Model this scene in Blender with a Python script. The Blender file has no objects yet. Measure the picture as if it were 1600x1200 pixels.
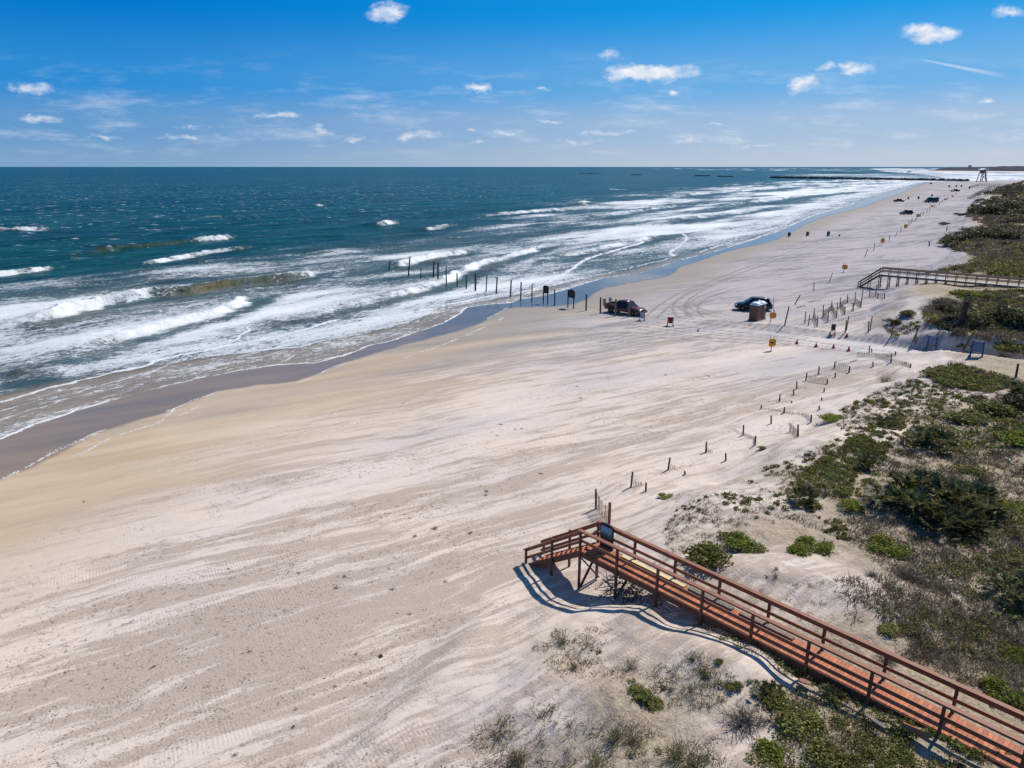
import bpy, bmesh, math, random
import numpy as np
from mathutils import Vector, Matrix

# ------------------------------------------------------------------ scene, camera
S = bpy.context.scene
COL = S.collection
R = math.radians
RNG = random.Random(7)
NR = np.random.RandomState(11)
H = 18.5                      # camera height (m)
FPX = 1110.0                  # focal length in photo pixels (photo 1600 x 1200)
PITCH = math.atan((600 - 260.5) / FPX)
CP, SP = math.cos(PITCH), math.sin(PITCH)
cam = bpy.data.objects.new('camera', bpy.data.cameras.new('camera'))
COL.objects.link(cam); S.camera = cam
cam.location = (0, 0, H); cam.rotation_euler = (R(90) - PITCH, 0, 0)
cam.data.sensor_width = 36.0; cam.data.lens = 36.0 * FPX / 1600.0
cam.data.clip_start = 0.5; cam.data.clip_end = 120000.0
SUN_AZ, SUN_EL = R(48), R(49)      # azimuth right of +Y
WIND = R(60)

def raydir(px, py):
    u = (np.asarray(px, float) - 800) / FPX; v = (np.asarray(py, float) - 600) / FPX
    return u, CP - v * SP, -(SP + v * CP)

def flat(px, py, z):
    dx, dy, dz = raydir(px, py)
    t = (z - H) / dz
    return np.stack([dx * t, dy * t], -1)

def flats(pts, z):
    return np.array([flat(a, b, z) for a, b in pts])

# ------------------------------------------------------------------ noise and polylines
def _hash(ix, iy, seed):
    n = (ix.astype(np.int64) * 374761393 + iy.astype(np.int64) * 668265263 + seed * 1442695041) & 0x7fffffff
    n = ((n ^ (n >> 13)) * 1274126177) & 0x7fffffff
    n = (n ^ (n >> 16)) & 0xffff
    return n / 65535.0

def vnoise(x, y, seed=0):
    x0 = np.floor(x); y0 = np.floor(y)
    fx = x - x0; fy = y - y0
    fx = fx * fx * fx * (fx * (fx * 6 - 15) + 10); fy = fy * fy * fy * (fy * (fy * 6 - 15) + 10)
    a = _hash(x0, y0, seed); b = _hash(x0 + 1, y0, seed); c = _hash(x0, y0 + 1, seed); d = _hash(x0 + 1, y0 + 1, seed)
    return (a + (b - a) * fx) * (1 - fy) + (c + (d - c) * fx) * fy

def fbm(x, y, seed=0, octs=4):
    s = 0; a = .5; t = 0
    for k in range(octs):
        s = s + a * vnoise(x, y, seed + k * 17); t += a; a *= .5
        x = x * 2.03 + 5.1; y = y * 2.03 + 1.7
    return s / t

def sstep(a, b, x):
    t = np.clip((x - a) / (b - a), 0, 1)
    return t * t * (3 - 2 * t)

def pdist(x, y, poly):
    """signed distance (positive on the right of the walking direction) and arc length of the nearest point"""
    x = np.asarray(x, float); y = np.asarray(y, float)
    best = np.full(x.shape, 1e18); sg = np.zeros(x.shape); arc = np.zeros(x.shape); L = 0.0
    for (ax, ay), (bx, by) in zip(poly[:-1], poly[1:]):
        ex, ey = bx - ax, by - ay; l2 = ex * ex + ey * ey
        if l2 < 1e-9: continue
        t = np.clip(((x - ax) * ex + (y - ay) * ey) / l2, 0, 1)
        dx = x - ax - t * ex; dy = y - ay - t * ey
        d2 = dx * dx + dy * dy
        m = d2 < best
        best = np.where(m, d2, best)
        sg = np.where(m, np.sign(ex * (-dy) + ey * dx), sg)
        arc = np.where(m, L + t * math.sqrt(l2), arc)
        L += math.sqrt(l2)
    return np.sqrt(best) * np.where(sg == 0, 1, sg), arc, L

def smooth(poly, n=2):
    p = np.asarray(poly, float)
    for _ in range(n):
        q = [p[0]]
        for a, b in zip(p[:-1], p[1:]):
            q += [a * .75 + b * .25, a * .25 + b * .75]
        q.append(p[-1]); p = np.array(q)
    return p

# ------------------------------------------------------------------ traced lines of the place
W0px = [(0, 751), (44, 734), (84, 712), (125, 690), (175, 668), (216, 656), (256, 646), (280, 637), (329, 613), (372, 606), (440, 598), (472, 594),
        (516, 577), (540, 567), (580, 554), (628, 540), (670, 530), (704, 520), (736, 512), (764, 498), (790, 484), (806, 480), (830, 480), (868, 479),
        (900, 475), (922, 465), (936, 452), (990, 441), (1040, 433), (1054, 426), (1060, 417), (1092, 409), (1137, 392), (1205, 379), (1239, 362),
        (1263, 349), (1295, 336), (1347, 325), (1385, 310), (1411, 301), (1422, 294), (1445, 287), (1462, 283.5)]
W0 = flats(W0px, -1.0)
W0 = np.vstack([[W0[0] + (W0[0] - W0[6]) * 6], W0, [[1100, 1300]], [[2600, 2100]], [[9000, 5200]]])
W0 = smooth(W0, 1)
L3px = [(0, 690), (60, 665), (130, 641), (209, 618), (304, 596), (371, 581), (435, 572), (489, 571), (540, 559), (580, 542), (612, 536), (640, 526), (692, 508),
        (720, 492), (730, 482), (760, 478), (800, 475), (812, 469), (850, 463), (884, 454), (942, 436), (1010, 426), (1060, 409), (1112, 396), (1160, 381),
        (1215, 363), (1270, 338), (1338, 317), (1400, 298), (1430, 289), (1450, 284.5)]
L3 = flats(L3px, -1.25)
L3 = np.vstack([[L3[0] + (L3[0] - L3[2]) * 6], L3, [[1050, 1330]], [[2600, 2200]], [[9000, 5400]]])
TOEpx = [(600, 1195), (660, 1060), (760, 965), (850, 925), (900, 895), (935, 850), (1000, 795), (1100, 745), (1200, 700), (1300, 640), (1380, 590), (1400, 540),
         (1362, 503), (1362, 470), (1400, 445), (1470, 412), (1482, 385), (1475, 364), (1508, 337), (1522, 316), (1535, 303), (1565, 291), (1600, 284)]
TOE = flats(TOEpx, -0.4)
TOE = np.vstack([[[-9.5, 6]], TOE, [[1300, 1150]], [[2900, 1900]], [[9200, 4800]]])
TOE = smooth(TOE, 1)
ROADpx = [(985, 492), (1040, 503), (1110, 512), (1180, 518), (1250, 525), (1330, 537), (1420, 550), (1500, 562), (1600, 580)]
ROAD = flats(ROADpx, -0.3)
ROAD = np.vstack([ROAD, [ROAD[-1] + (ROAD[-1] - ROAD[-2]) * 5]])

BUMPS = []                    # (x, y, rx, ry, heading, height)
def bump(px, py, z, r1, r2, hd, h): 
    p = flat(px, py, z); BUMPS.append((p[0], p[1], r1, r2, R(hd), h))
bump(1060, 1015, 1.0, 3.4, 1.7, 125, .38)
bump(1140, 1062, 1.0, 2.2, 1.3, 125, .25)
bump(930, 1100, .9, 3.2, 1.8, 70, .45)
bump(1245, 905, 1.5, 4.4, 2.6, 118, .55)
bump(1170, 905, 1.3, 2.0, 1.2, 118, .35)
bump(1180, 800, .8, 4.0, 2.0, 60, .45)
bump(1300, 700, .8, 5.0, 3.0, 60, .6)
bump(1460, 800, 1.5, 5.0, 3.5, 100, .5)
bump(1390, 505, .2, 4.0, 2.5, 60, 1.0)
bump(1450, 480, .8, 7.0, 4.0, 60, 1.1)
bump(1470, 520, .5, 5.0, 1.8, 100, .45)
bump(1560, 512, 1.2, 9.0, 3.4, 100, .8)
bump(1300, 492, .0, 9.0, 2.2, 55, .5)
bump(1150, 505, -.3, 7.0, 2.0, 120, .35)
bump(690, 1060, -.2, 4.2, 1.1, 28, .34)
bump(610, 1150, -.3, 3.4, .9, 30, .22)
bump(790, 1130, .2, 2.6, 1.0, 38, .22)
bump(760, 985, -.1, 3.0, .7, 52, .18)
bump(700, 960, -.3, 3.2, .6, 58, .12)
bump(880, 1010, .2, 2.5, 1.2, 55, .22)
bump(1250, 600, -.2, 14.0, 2.0, 60, .25)
bump(1180, 650, -.2, 10.0, 1.6, 60, .25)
bump(1080, 720, -.2, 8.0, 1.3, 58, .22)
bump(985, 790, -.2, 4.0, 1.0, 60, .18)
bump(1345, 570, 0.1, 5.0, 1.6, 70, .45)
bump(1500, 372, 1, 16.0, 9.0, 80, 1.0)
bump(1560, 340, 2, 40.0, 18.0, 50, 2.5)
bump(1590, 300, 2, 90.0, 40.0, 40, 3.5)

def wcoord(x, y, hd=WIND):
    a = x * math.sin(hd) + y * math.cos(hd)
    b = x * math.cos(hd) - y * math.sin(hd)
    return a, b

BED = ([-4000, -400, -120, -60, -20, -10, 0, 4, 12, 36, 60, 110], [-9, -7, -4.2, -3, -1.55, -1.26, -1.0, -.88, -.72, -.42, -.25, 0])
DUNE = ([-9, -5, -2, 0, 2, 4, 7, 12, 25, 60, 160, 600], [0, .02, .08, .2, .75, 1.35, 1.62, 1.8, 2.3, 3.2, 4.5, 5.5])
def ground(x, y, extra=False):
    x = np.asarray(x, float); y = np.asarray(y, float)
    sw, _, _ = pdist(x, y, W0)
    sd, _, _ = pdist(x, y, TOE)
    wob = (fbm(x * .22, y * .22, 3, 3) - .5) * 3.2
    z = np.interp(sw, *BED)
    m = sstep(-3, 5, sd)
    wl = np.exp(-(((x + 1) / 6) ** 2 + ((y - 19) / 8) ** 2))
    se = sd + wob * .8
    se = np.where(se > 0, se / (1 + 1.6 * wl), se)
    z = z + np.interp(se, *DUNE)
    z = z + m * ((fbm(x * .28, y * .28, 21, 4) - .5) * .75 + (fbm(x * .07, y * .07, 25, 3) - .5) * 1.2 * sstep(3, 20, sd))
    z = z + sstep(30, 120, sd) * (fbm(x * .02, y * .02, 31, 3) - .45) * 4.5
    z = z + sstep(400, 900, sd) * (fbm(x * .004, y * .004, 35, 3) - .3) * 3
    for bx, by, r1, r2, hd, h in BUMPS:
        dx = x - bx; dy = y - by
        a = dx * math.sin(hd) + dy * math.cos(hd); b = dx * math.cos(hd) - dy * math.sin(hd)
        z = z + h * np.exp(-((a / r1) ** 2 + (b / r2) ** 2))
    a, b = wcoord(x, y)
    dry = sstep(8, 22, sw)
    st = fbm(a * .09 + fbm(a * .1, b * .1, 5, 2) * .6, b * .55, 41, 4) - .5
    z = z + dry * st * (.10 + .2 * np.exp(-((sd + 2.5) / 4.5) ** 2))
    rd, ra, rl = pdist(x, y, ROAD)
    k = (1 - sstep(2.3, 3.5, np.abs(rd) + (fbm(x * .3, y * .3, 51, 3) - .5) * 1.6)) * sstep(4, 26, ra)
    z = z + np.where(rd < 0, .48, .2) * np.exp(-((np.abs(rd) - 4.0) / .9) ** 2) * sstep(10, 34, ra)
    zr = np.interp(ra, [0, 20, 60, 120], [-.5, -.62, -.2, .4])
    z = z * (1 - k) + zr * k
    if extra:
        return z, sw, sd, rd, ra, st
    return z

def at(px, py):
    dx, dy, dz = raydir(px, py)
    lo = 8.0 / max(dy, .3); t = np.geomspace(lo, min(6000.0, abs(26.0 / min(dz, -1e-4))), 700)
    g = ground(dx * t, dy * t); h = H + dz * t - g
    i = np.argmax(h < 0)
    if h[i] >= 0: i = len(t) - 1
    t0, t1 = t[max(i - 1, 0)], t[i]; h0, h1 = h[max(i - 1, 0)], h[i]
    f = h0 / (h0 - h1) if h0 != h1 else 0
    tt = t0 + (t1 - t0) * min(max(f, 0), 1)
    x, y = dx * tt, dy * tt
    return Vector((x, y, float(ground(x, y))))

def ats(px, py):
    """many pixels at once"""
    dx, dy, dz = raydir(px, py)
    z = np.full(dx.shape, 0.5)
    for k in range(14):
        t = (z - H) / np.minimum(dz, -1e-3)
        z = z + .6 * (ground(dx * t, dy * t) - z)
    t = (z - H) / np.minimum(dz, -1e-3)
    x, y = dx * t, dy * t
    return x, y, ground(x, y)

def top_of(base, px, py):
    """point on the pixel ray straight above the base (same distance)"""
    dx, dy, dz = raydir(px, py)
    t = base.y / dy
    return Vector((dx * t, base.y, H + dz * t))
# ------------------------------------------------------------------ node helpers
def newmat(name):
    m = bpy.data.materials.new(name); m.use_nodes = True
    nt = m.node_tree; nt.nodes.clear()
    out = nt.nodes.new('ShaderNodeOutputMaterial')
    return m, nt, out
class NB:
    def __init__(s, nt): s.nt = nt
    def n(s, t, **kw):
        nd = s.nt.nodes.new(t)
        for k, v in kw.items():
            if k.startswith('i_'):
                nd.inputs[k[2:].replace('_', ' ')].default_value = v
            else: setattr(nd, k, v)
        return nd
    def l(s, a, b): s.nt.links.new(a, b)
    def val(s, sock, v):
        if hasattr(v, 'is_output') or isinstance(v, bpy.types.NodeSocket): s.nt.links.new(v, sock)
        else: sock.default_value = v
    def math(s, op, a, b=0.0, c=0.0, clamp=False):
        nd = s.nt.nodes.new('ShaderNodeMath'); nd.operation = op; nd.use_clamp = clamp
        for i, v in enumerate((a, b, c)): s.val(nd.inputs[i], v)
        return nd.outputs[0]
    def vmath(s, op, a, b=(0, 0, 0)):
        nd = s.nt.nodes.new('ShaderNodeVectorMath'); nd.operation = op
        s.val(nd.inputs[0], a); s.val(nd.inputs[1], b)
        return nd.outputs['Value'] if op in ('LENGTH', 'DOT_PRODUCT') else nd.outputs[0]
    def mix(s, f, a, b, mode='MIX'):
        nd = s.nt.nodes.new('ShaderNodeMix'); nd.data_type = 'RGBA'; nd.blend_type = mode
        s.val(nd.inputs[0], f)
        for sock, v in ((nd.inputs[6], a), (nd.inputs[7], b)):
            if isinstance(v, tuple) and len(v) == 3: v = (*v, 1)
            s.val(sock, v)
        return nd.outputs[2]
    def smooth(s, x, a, b):
        nd = s.nt.nodes.new('ShaderNodeMapRange'); nd.interpolation_type = 'SMOOTHSTEP'
        s.val(nd.inputs[0], x); s.val(nd.inputs[1], a); s.val(nd.inputs[2], b)
        return nd.outputs[0]
    def lin(s, x, a, b, c, d):
        nd = s.nt.nodes.new('ShaderNodeMapRange')
        s.val(nd.inputs[0], x)
        for i, v in enumerate((a, b, c, d)): s.val(nd.inputs[i + 1], v)
        return nd.outputs[0]
    def noise(s, vec, scale=1.0, detail=4.0, rough=.5, dist=0.0, color=False):
        nd = s.nt.nodes.new('ShaderNodeTexNoise')
        s.val(nd.inputs['Vector'], vec)
        nd.inputs['Scale'].default_value = scale; nd.inputs['Detail'].default_value = detail
        nd.inputs['Roughness'].default_value = rough; nd.inputs['Distortion'].default_value = dist
        return nd.outputs[1 if color else 0]
    def attr(s, name):
        nd = s.nt.nodes.new('ShaderNodeAttribute'); nd.attribute_name = name
        return nd.outputs['Fac']
    def map(s, vec, rot=(0, 0, 0), scale=(1, 1, 1), loc=(0, 0, 0)):
        nd = s.nt.nodes.new('ShaderNodeMapping'); s.val(nd.inputs[0], vec)
        nd.inputs['Rotation'].default_value = rot; nd.inputs['Scale'].default_value = scale; nd.inputs['Location'].default_value = loc
        return nd.outputs[0]
    def pos(s): return s.nt.nodes.new('ShaderNodeNewGeometry').outputs['Position']
    def bump(s, h, strength=1.0, dist=.05, normal=None):
        nd = s.nt.nodes.new('ShaderNodeBump'); s.val(nd.inputs['Height'], h)
        nd.inputs['Strength'].default_value = strength; nd.inputs['Distance'].default_value = dist
        if normal is not None: s.nt.links.new(normal, nd.inputs['Normal'])
        return nd.outputs[0]

# ------------------------------------------------------------------ world
def build_world():
    w = bpy.data.worlds.new('World'); S.world = w; w.use_nodes = True
    nt = w.node_tree; nt.nodes.clear(); b = NB(nt)
    out = b.n('ShaderNodeOutputWorld'); bg = b.n('ShaderNodeBackground')
    sky = b.n('ShaderNodeTexSky'); sky.sky_type = 'NISHITA'; sky.sun_disc = False
    sky.sun_elevation = SUN_EL; sky.sun_rotation = SUN_AZ
    sky.altitude = 0; sky.air_density = 1.0; sky.dust_density = SKY_DUST; sky.ozone_density = 2.0
    hs = b.n('ShaderNodeHueSaturation'); hs.inputs['Saturation'].default_value = SKY_SAT; hs.inputs['Value'].default_value = SKY_VAL
    hs.inputs['Hue'].default_value = SKY_HUE
    b.l(sky.outputs[0], hs.inputs['Color'])
    skyc = hs.outputs[0]
    d = b.n('ShaderNodeTexCoord').outputs['Generated']
    sep = b.n('ShaderNodeSeparateXYZ'); b.l(d, sep.inputs[0])
        # the low sky is paler (sea haze), the high sky deeper, and brighter towards the sun
    def ramp(cols):
        r = b.n('ShaderNodeValToRGB'); r.color_ramp.interpolation = 'EASE'
        els = r.color_ramp.elements
        while len(els) < len(cols): els.new(.5)
        for el, (p_, c_) in zip(els, cols): el.position = p_; el.color = (*c_, 1)
        b.l(b.math('MULTIPLY', sep.outputs[2], 2.0), r.inputs[0]); return r.outputs[0]
    left = ramp([(0, (.21, .375, .59)), (.10, (.125, .325, .62)), (.19, (.025, .265, .66)), (.37, (.0, .185, .60))])
    right = ramp([(0, (.56, .63, .72)), (.10, (.42, .57, .76)), (.2, (.18, .47, .82)), (.38, (.01, .345, .83))])
    sunw = b.smooth(b.vmath('DOT_PRODUCT', d, (math.sin(SUN_AZ), math.cos(SUN_AZ), 0)), .15, 1.15)
    lowc = b.mix(1.0, b.mix(sunw, left, right), (2 ** -EXPO / SKY_STR,) * 3, 'MULTIPLY')
    skyc = b.mix(1.0, skyc, SKY_TINT, 'MULTIPLY')
    skyc = b.mix(b.smooth(sep.outputs[2], .55, .2), skyc, lowc)
    yy = b.math('MAXIMUM', sep.outputs[1], .02)
    qx = b.math('DIVIDE', sep.outputs[0], yy); qz = b.math('DIVIDE', sep.outputs[2], yy)
    cmb = b.n('ShaderNodeCombineXYZ'); b.l(qx, cmb.inputs[0]); b.l(qz, cmb.inputs[1])
    q = cmb.outputs[0]
    wn = b.noise(b.map(q, scale=(1, 1.6, 1)), 22, 6, .6, color=True)
    wv = b.vmath('MULTIPLY', b.vmath('SUBTRACT', wn, (.5, .5, .5)), (.055, .028, 0))
    qd = b.vmath('ADD', q, wv)
    field = None; shade = None
    for px, py, ww, hh, amp in CLOUDS:
        if py > 176: amp *= .72; hh *= .75; ww *= 1.15
        dx, dy, dz = raydir(px, py); cx, cz = dx / dy, dz / dy
        sx = ww / 2 / FPX / dy * 1.15; sz = hh / 2 / FPX / dy * 1.2
        dv = b.vmath('MULTIPLY', b.vmath('SUBTRACT', qd, (float(cx), float(cz), 0)), (1 / sx, 1 / sz, 0))
        ln = b.vmath('LENGTH', dv)
        e = b.math('MULTIPLY_ADD', ln, -amp, amp)
        field = e if field is None else b.math('MAXIMUM', field, e)
    nz = b.noise(b.map(q, scale=(1, 1.9, 1)), 60, 7, .62)
    nz2 = b.noise(b.map(q, scale=(1, 2.4, 1)), 14, 4, .6)
    f = b.math('ADD', field, b.math('MULTIPLY', b.math('SUBTRACT', nz, .5), 1.15))
    f = b.math('ADD', f, b.math('MULTIPLY', b.math('SUBTRACT', nz2, .5), .5))
    mask = b.smooth(f, .0, 1.15)
    mask = b.math('MULTIPLY', mask, b.smooth(field, .0, .2))
    # thin veil of low cloud streaks near the horizon
    veil = b.noise(b.map(q, scale=(5.0, 26, 1)), 1.6, 7, .66)
    vm = b.math('MULTIPLY', b.smooth(veil, .47, .74), b.math('MULTIPLY', b.smooth(qz, .16, .07), b.smooth(qz, .0, .035)))
    mask = b.math('MAXIMUM', mask, b.math('MULTIPLY', vm, .36))
    # contrail
    (ax, ay, az), (bx, by, bz) = [raydir(*p) for p in ((1434, 92), (1590, 123))]
    p0 = np.array([ax / ay, az / ay]); p1 = np.array([bx / by, bz / by]); e = p1 - p0; L = np.linalg.norm(e); e /= L
    rel = b.vmath('SUBTRACT', q, (float(p0[0]), float(p0[1]), 0))
    al = b.vmath('DOT_PRODUCT', rel, (float(e[0]), float(e[1]), 0)); ac = b.math('ABSOLUTE', b.vmath('DOT_PRODUCT', rel, (float(-e[1]), float(e[0]), 0)))
    cw = b.math('MULTIPLY_ADD', al, .022, .0016)
    ct = b.math('MULTIPLY', b.smooth(b.math('DIVIDE', ac, cw), 1.0, .1), b.math('MULTIPLY', b.smooth(al, -.004, .02), b.smooth(al, float(L), float(L * .5))))
    mask = b.math('MAXIMUM', mask, b.math('MULTIPLY', ct, .38))
    ccol = b.mix(b.smooth(b.math('MULTIPLY_ADD', nz, .6, b.math('MULTIPLY', nz2, .6)), .38, .72), CLOUD_B, CLOUD_A)
    col = b.mix(b.math('MULTIPLY', mask, .88), skyc, ccol)
    b.l(col, bg.inputs[0]); bg.inputs[1].default_value = SKY_STR
    b.l(bg.outputs[0], out.inputs[0])
    su = bpy.data.objects.new('sun', bpy.data.lights.new('sun', 'SUN')); COL.objects.link(su)
    su.data.energy = SUN_STR; su.data.angle = R(.53); su.data.color = (1, .95, .87)
    dv = Vector((math.sin(SUN_AZ) * math.cos(SUN_EL), math.cos(SUN_AZ) * math.cos(SUN_EL), math.sin(SUN_EL)))
    su.rotation_euler = dv.to_track_quat('Z', 'Y').to_euler(); su.location = dv * 60
    S.view_settings.view_transform = 'Standard'; S.view_settings.look = 'None'
    S.view_settings.gamma = 1; S.view_settings.exposure = EXPO

SKY_STR, SKY_SAT, SKY_VAL, SKY_HUE, SKY_DUST = .11, 1.25, 1.0, .5, .1
SKY_TINT = (.85, 1.0, 1.1)
CLOUD_A, CLOUD_B = (8.6, 8.5, 8.5), (6.0, 6.4, 7.2)
SUN_STR, EXPO = 5.0, 0.12
CLOUDS = [(607, 22, 62, 34, 1.0), (748, 135, 40, 18, 1.0), (47, 138, 80, 20, 1.0), (62, 188, 84, 16, .9), (425, 181, 96, 14, .9), (503, 202, 46, 22, .9),
          (1016, 114, 156, 30, 1.5), (1447, 54, 96, 30, 1.4), (1258, 134, 66, 30, 1.2), (1335, 106, 60, 24, 1.0), (1288, 107, 30, 20, .8), (1572, 22, 56, 18, 1.0),
          (850, 139, 32, 8, .8), (1052, 145, 24, 10, .9), (858, 188, 54, 10, .9), (660, 212, 110, 22, .8), (786, 208, 80, 22, .85), (945, 209, 90, 12, .8),
          (905, 222, 80, 14, .8), (1072, 221, 60, 12, .8), (1148, 216, 40, 12, .8), (955, 85, 44, 16, .6), (733, 205, 20, 10, .9), (745, 224, 22, 9, .8), (1112, 192, 40, 8, .6),
          (1545, 160, 26, 12, .7), (160, 214, 60, 12, .7), (300, 214, 120, 14, .7), (560, 218, 60, 10, .7), (1180, 224, 60, 10, .6), (300, 200, 60, 8, .6)]

# ------------------------------------------------------------------ objects and tags
def mesh_arrays(name, verts, faces, mat=None, smoothed=True):
    """verts (N,3); faces (M,4) or (M,3)"""
    me = bpy.data.meshes.new(name)
    verts = np.asarray(verts, np.float32); faces = np.asarray(faces, np.int32)
    k = faces.shape[1]
    me.vertices.add(len(verts)); me.vertices.foreach_set('co', verts.ravel())
    me.loops.add(faces.size); me.loops.foreach_set('vertex_index', faces.ravel())
    me.polygons.add(len(faces))
    me.polygons.foreach_set('loop_start', np.arange(0, faces.size, k, dtype=np.int32))
    me.polygons.foreach_set('loop_total', np.full(len(faces), k, np.int32))
    if smoothed: me.polygons.foreach_set('use_smooth', np.ones(len(faces), bool))
    me.update(calc_edges=True); me.validate()
    if mat: me.materials.append(mat)
    return me

def link(name, me, parent=None):
    o = bpy.data.objects.new(name, me); COL.objects.link(o)
    if parent: o.parent = parent
    return o

def tag(o, label=None, cat=None, group=None, kind=None):
    if label: o['label'] = label
    if cat: o['category'] = cat
    if group: o['group'] = group
    if kind: o['kind'] = kind
    return o

def empty(name, loc=(0, 0, 0), rz=0.0):
    o = bpy.data.objects.new(name, None); COL.objects.link(o)
    o.location = loc; o.rotation_euler = (0, 0, rz); o.empty_display_size = .3
    return o

def copy_tree(o, parent=None):
    c = o.copy(); COL.objects.link(c)
    if parent: c.parent = parent
    for ch in list(o.children): copy_tree(ch, c)
    return c

class MB:
    """collects boxes, bars, tubes and free polygons, then links them as one mesh object"""
    def __init__(s): s.v = []; s.f = []; s.mi = []; s.cur = 0
    def poly(s, pts, faces):
        o = len(s.v); s.v += [tuple(p) for p in pts]
        for f in faces: s.f.append(tuple(o + i for i in f)); s.mi.append(s.cur)
        return s
    def box(s, c, d, rz=0.0, ry=0.0, rx=0.0, bev=0.0):
        hx, hy, hz = d[0] / 2, d[1] / 2, d[2] / 2
        m = Matrix.Rotation(rz, 3, 'Z') @ Matrix.Rotation(ry, 3, 'Y') @ Matrix.Rotation(rx, 3, 'X')
        c = Vector(c)
        if bev <= 0:
            P = [c + m @ Vector((x * hx, y * hy, z * hz)) for x in (-1, 1) for y in (-1, 1) for z in (-1, 1)]
            return s.poly(P, [(0, 1, 3, 2), (4, 6, 7, 5), (0, 4, 5, 1), (2, 3, 7, 6), (0, 2, 6, 4), (1, 5, 7, 3)])
        b = min(bev, hx * .9, hy * .9, hz * .9)
        P = []
        for z, k in ((-hz, b), (-hz + b, 0), (hz - b, 0), (hz, b)):
            P += [(x * (hx - k), y * (hy - b), z) if w else (x * (hx - b), y * (hy - k), z)
                  for x, y, w in ((1, -1, 1), (1, 1, 1), (1, 1, 0), (-1, 1, 0), (-1, 1, 1), (-1, -1, 1), (-1, -1, 0), (1, -1, 0))]
        P = [c + m @ Vector(p) for p in P]
        F = [tuple(range(7, -1, -1)), tuple(range(24, 32))]
        for r in range(3):
            for i in range(8):
                j = (i + 1) % 8; F.append((r * 8 + i, r * 8 + j, r * 8 + 8 + j, r * 8 + 8 + i))
        return s.poly(P, F)
    def bar(s, a, b, w, h, up=(0, 0, 1), bev=0.0):
        """rectangular timber from a to b, w across, h along 'up'"""
        a, b = Vector(a), Vector(b); e = (b - a).normalized(); u = Vector(up)
        r = e.cross(u)
        if r.length < 1e-5: r = e.cross(Vector((1, 0, 0)))
        r.normalize(); u = r.cross(e)
        P = [p + r * (x * w / 2) + u * (z * h / 2) for p in (a, b) for x, z in ((-1, -1), (1, -1), (1, 1), (-1, 1))]
        return s.poly(P, [(0, 3, 2, 1), (4, 5, 6, 7), (0, 1, 5, 4), (1, 2, 6, 5), (2, 3, 7, 6), (3, 0, 4, 7)])
    def tube(s, pts, rad, n=6, cap=True):
        pts = [Vector(p) for p in pts]
        if not isinstance(rad, (list, tuple)): rad = [rad] * len(pts)
        o = len(s.v); prev = None
        for i, p in enumerate(pts):
            e = (pts[min(i + 1, len(pts) - 1)] - pts[max(i - 1, 0)])
            e = e.normalized() if e.length > 1e-9 else Vector((0, 0, 1))
            if prev is None: prev = e.orthogonal().normalized()
            r = (prev - e * prev.dot(e)); r = r.normalized() if r.length > 1e-6 else e.orthogonal().normalized()
            prev = r; q = e.cross(r)
            for k in range(n):
                a = 2 * math.pi * k / n
                s.v.append(tuple(p + r * (math.cos(a) * rad[i]) + q * (math.sin(a) * rad[i])))
        for i in range(len(pts) - 1):
            for k in range(n):
                j = (k + 1) % n
                s.f.append((o + i * n + k, o + i * n + j, o + (i + 1) * n + j, o + (i + 1) * n + k)); s.mi.append(s.cur)
        if cap:
            s.f.append(tuple(o + k for k in range(n - 1, -1, -1))); s.mi.append(s.cur)
            s.f.append(tuple(o + (len(pts) - 1) * n + k for k in range(n))); s.mi.append(s.cur)
        return s
    def prism(s, outline, axis_a, axis_b, off, thick):
        """outline [(a,b)] extruded by thick along off direction"""
        A, B, O = Vector(axis_a), Vector(axis_b), Vector(off)
        n = len(outline)
        P = [A * a + B * b + O * (-thick / 2) for a, b in outline] + [A * a + B * b + O * (thick / 2) for a, b in outline]
        F = [tuple(range(n - 1, -1, -1)), tuple(range(n, 2 * n))] + [(i, (i + 1) % n, n + (i + 1) % n, n + i) for i in range(n)]
        return s.poly(P, F)
    def mesh(s, name, mat, smoothed=False):
        me = bpy.data.meshes.new(name); me.from_pydata(s.v, [], s.f)
        for m in (mat if isinstance(mat, (list, tuple)) else [mat]): me.materials.append(m)
        me.polygons.foreach_set('material_index', s.mi)
        if smoothed: me.polygons.foreach_set('use_smooth', [True] * len(s.f))
        me.update(); return me
    def build(s, name, mat, parent=None, smoothed=False, fix=True):
        me = s.mesh(name, mat, smoothed)
        if fix:
            bm = bmesh.new(); bm.from_mesh(me); bmesh.ops.recalc_face_normals(bm, faces=bm.faces); bm.to_mesh(me); bm.free()
        return link(name, me, parent)
# ------------------------------------------------------------------ the ground sheet
def grid_rows(y_from, y_to, step):
    py = np.arange(y_from, y_to, -step)
    dx, dy, dz = raydir(np.full(py.shape, 800.0), py)
    return (-H / dz) * dy

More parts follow.
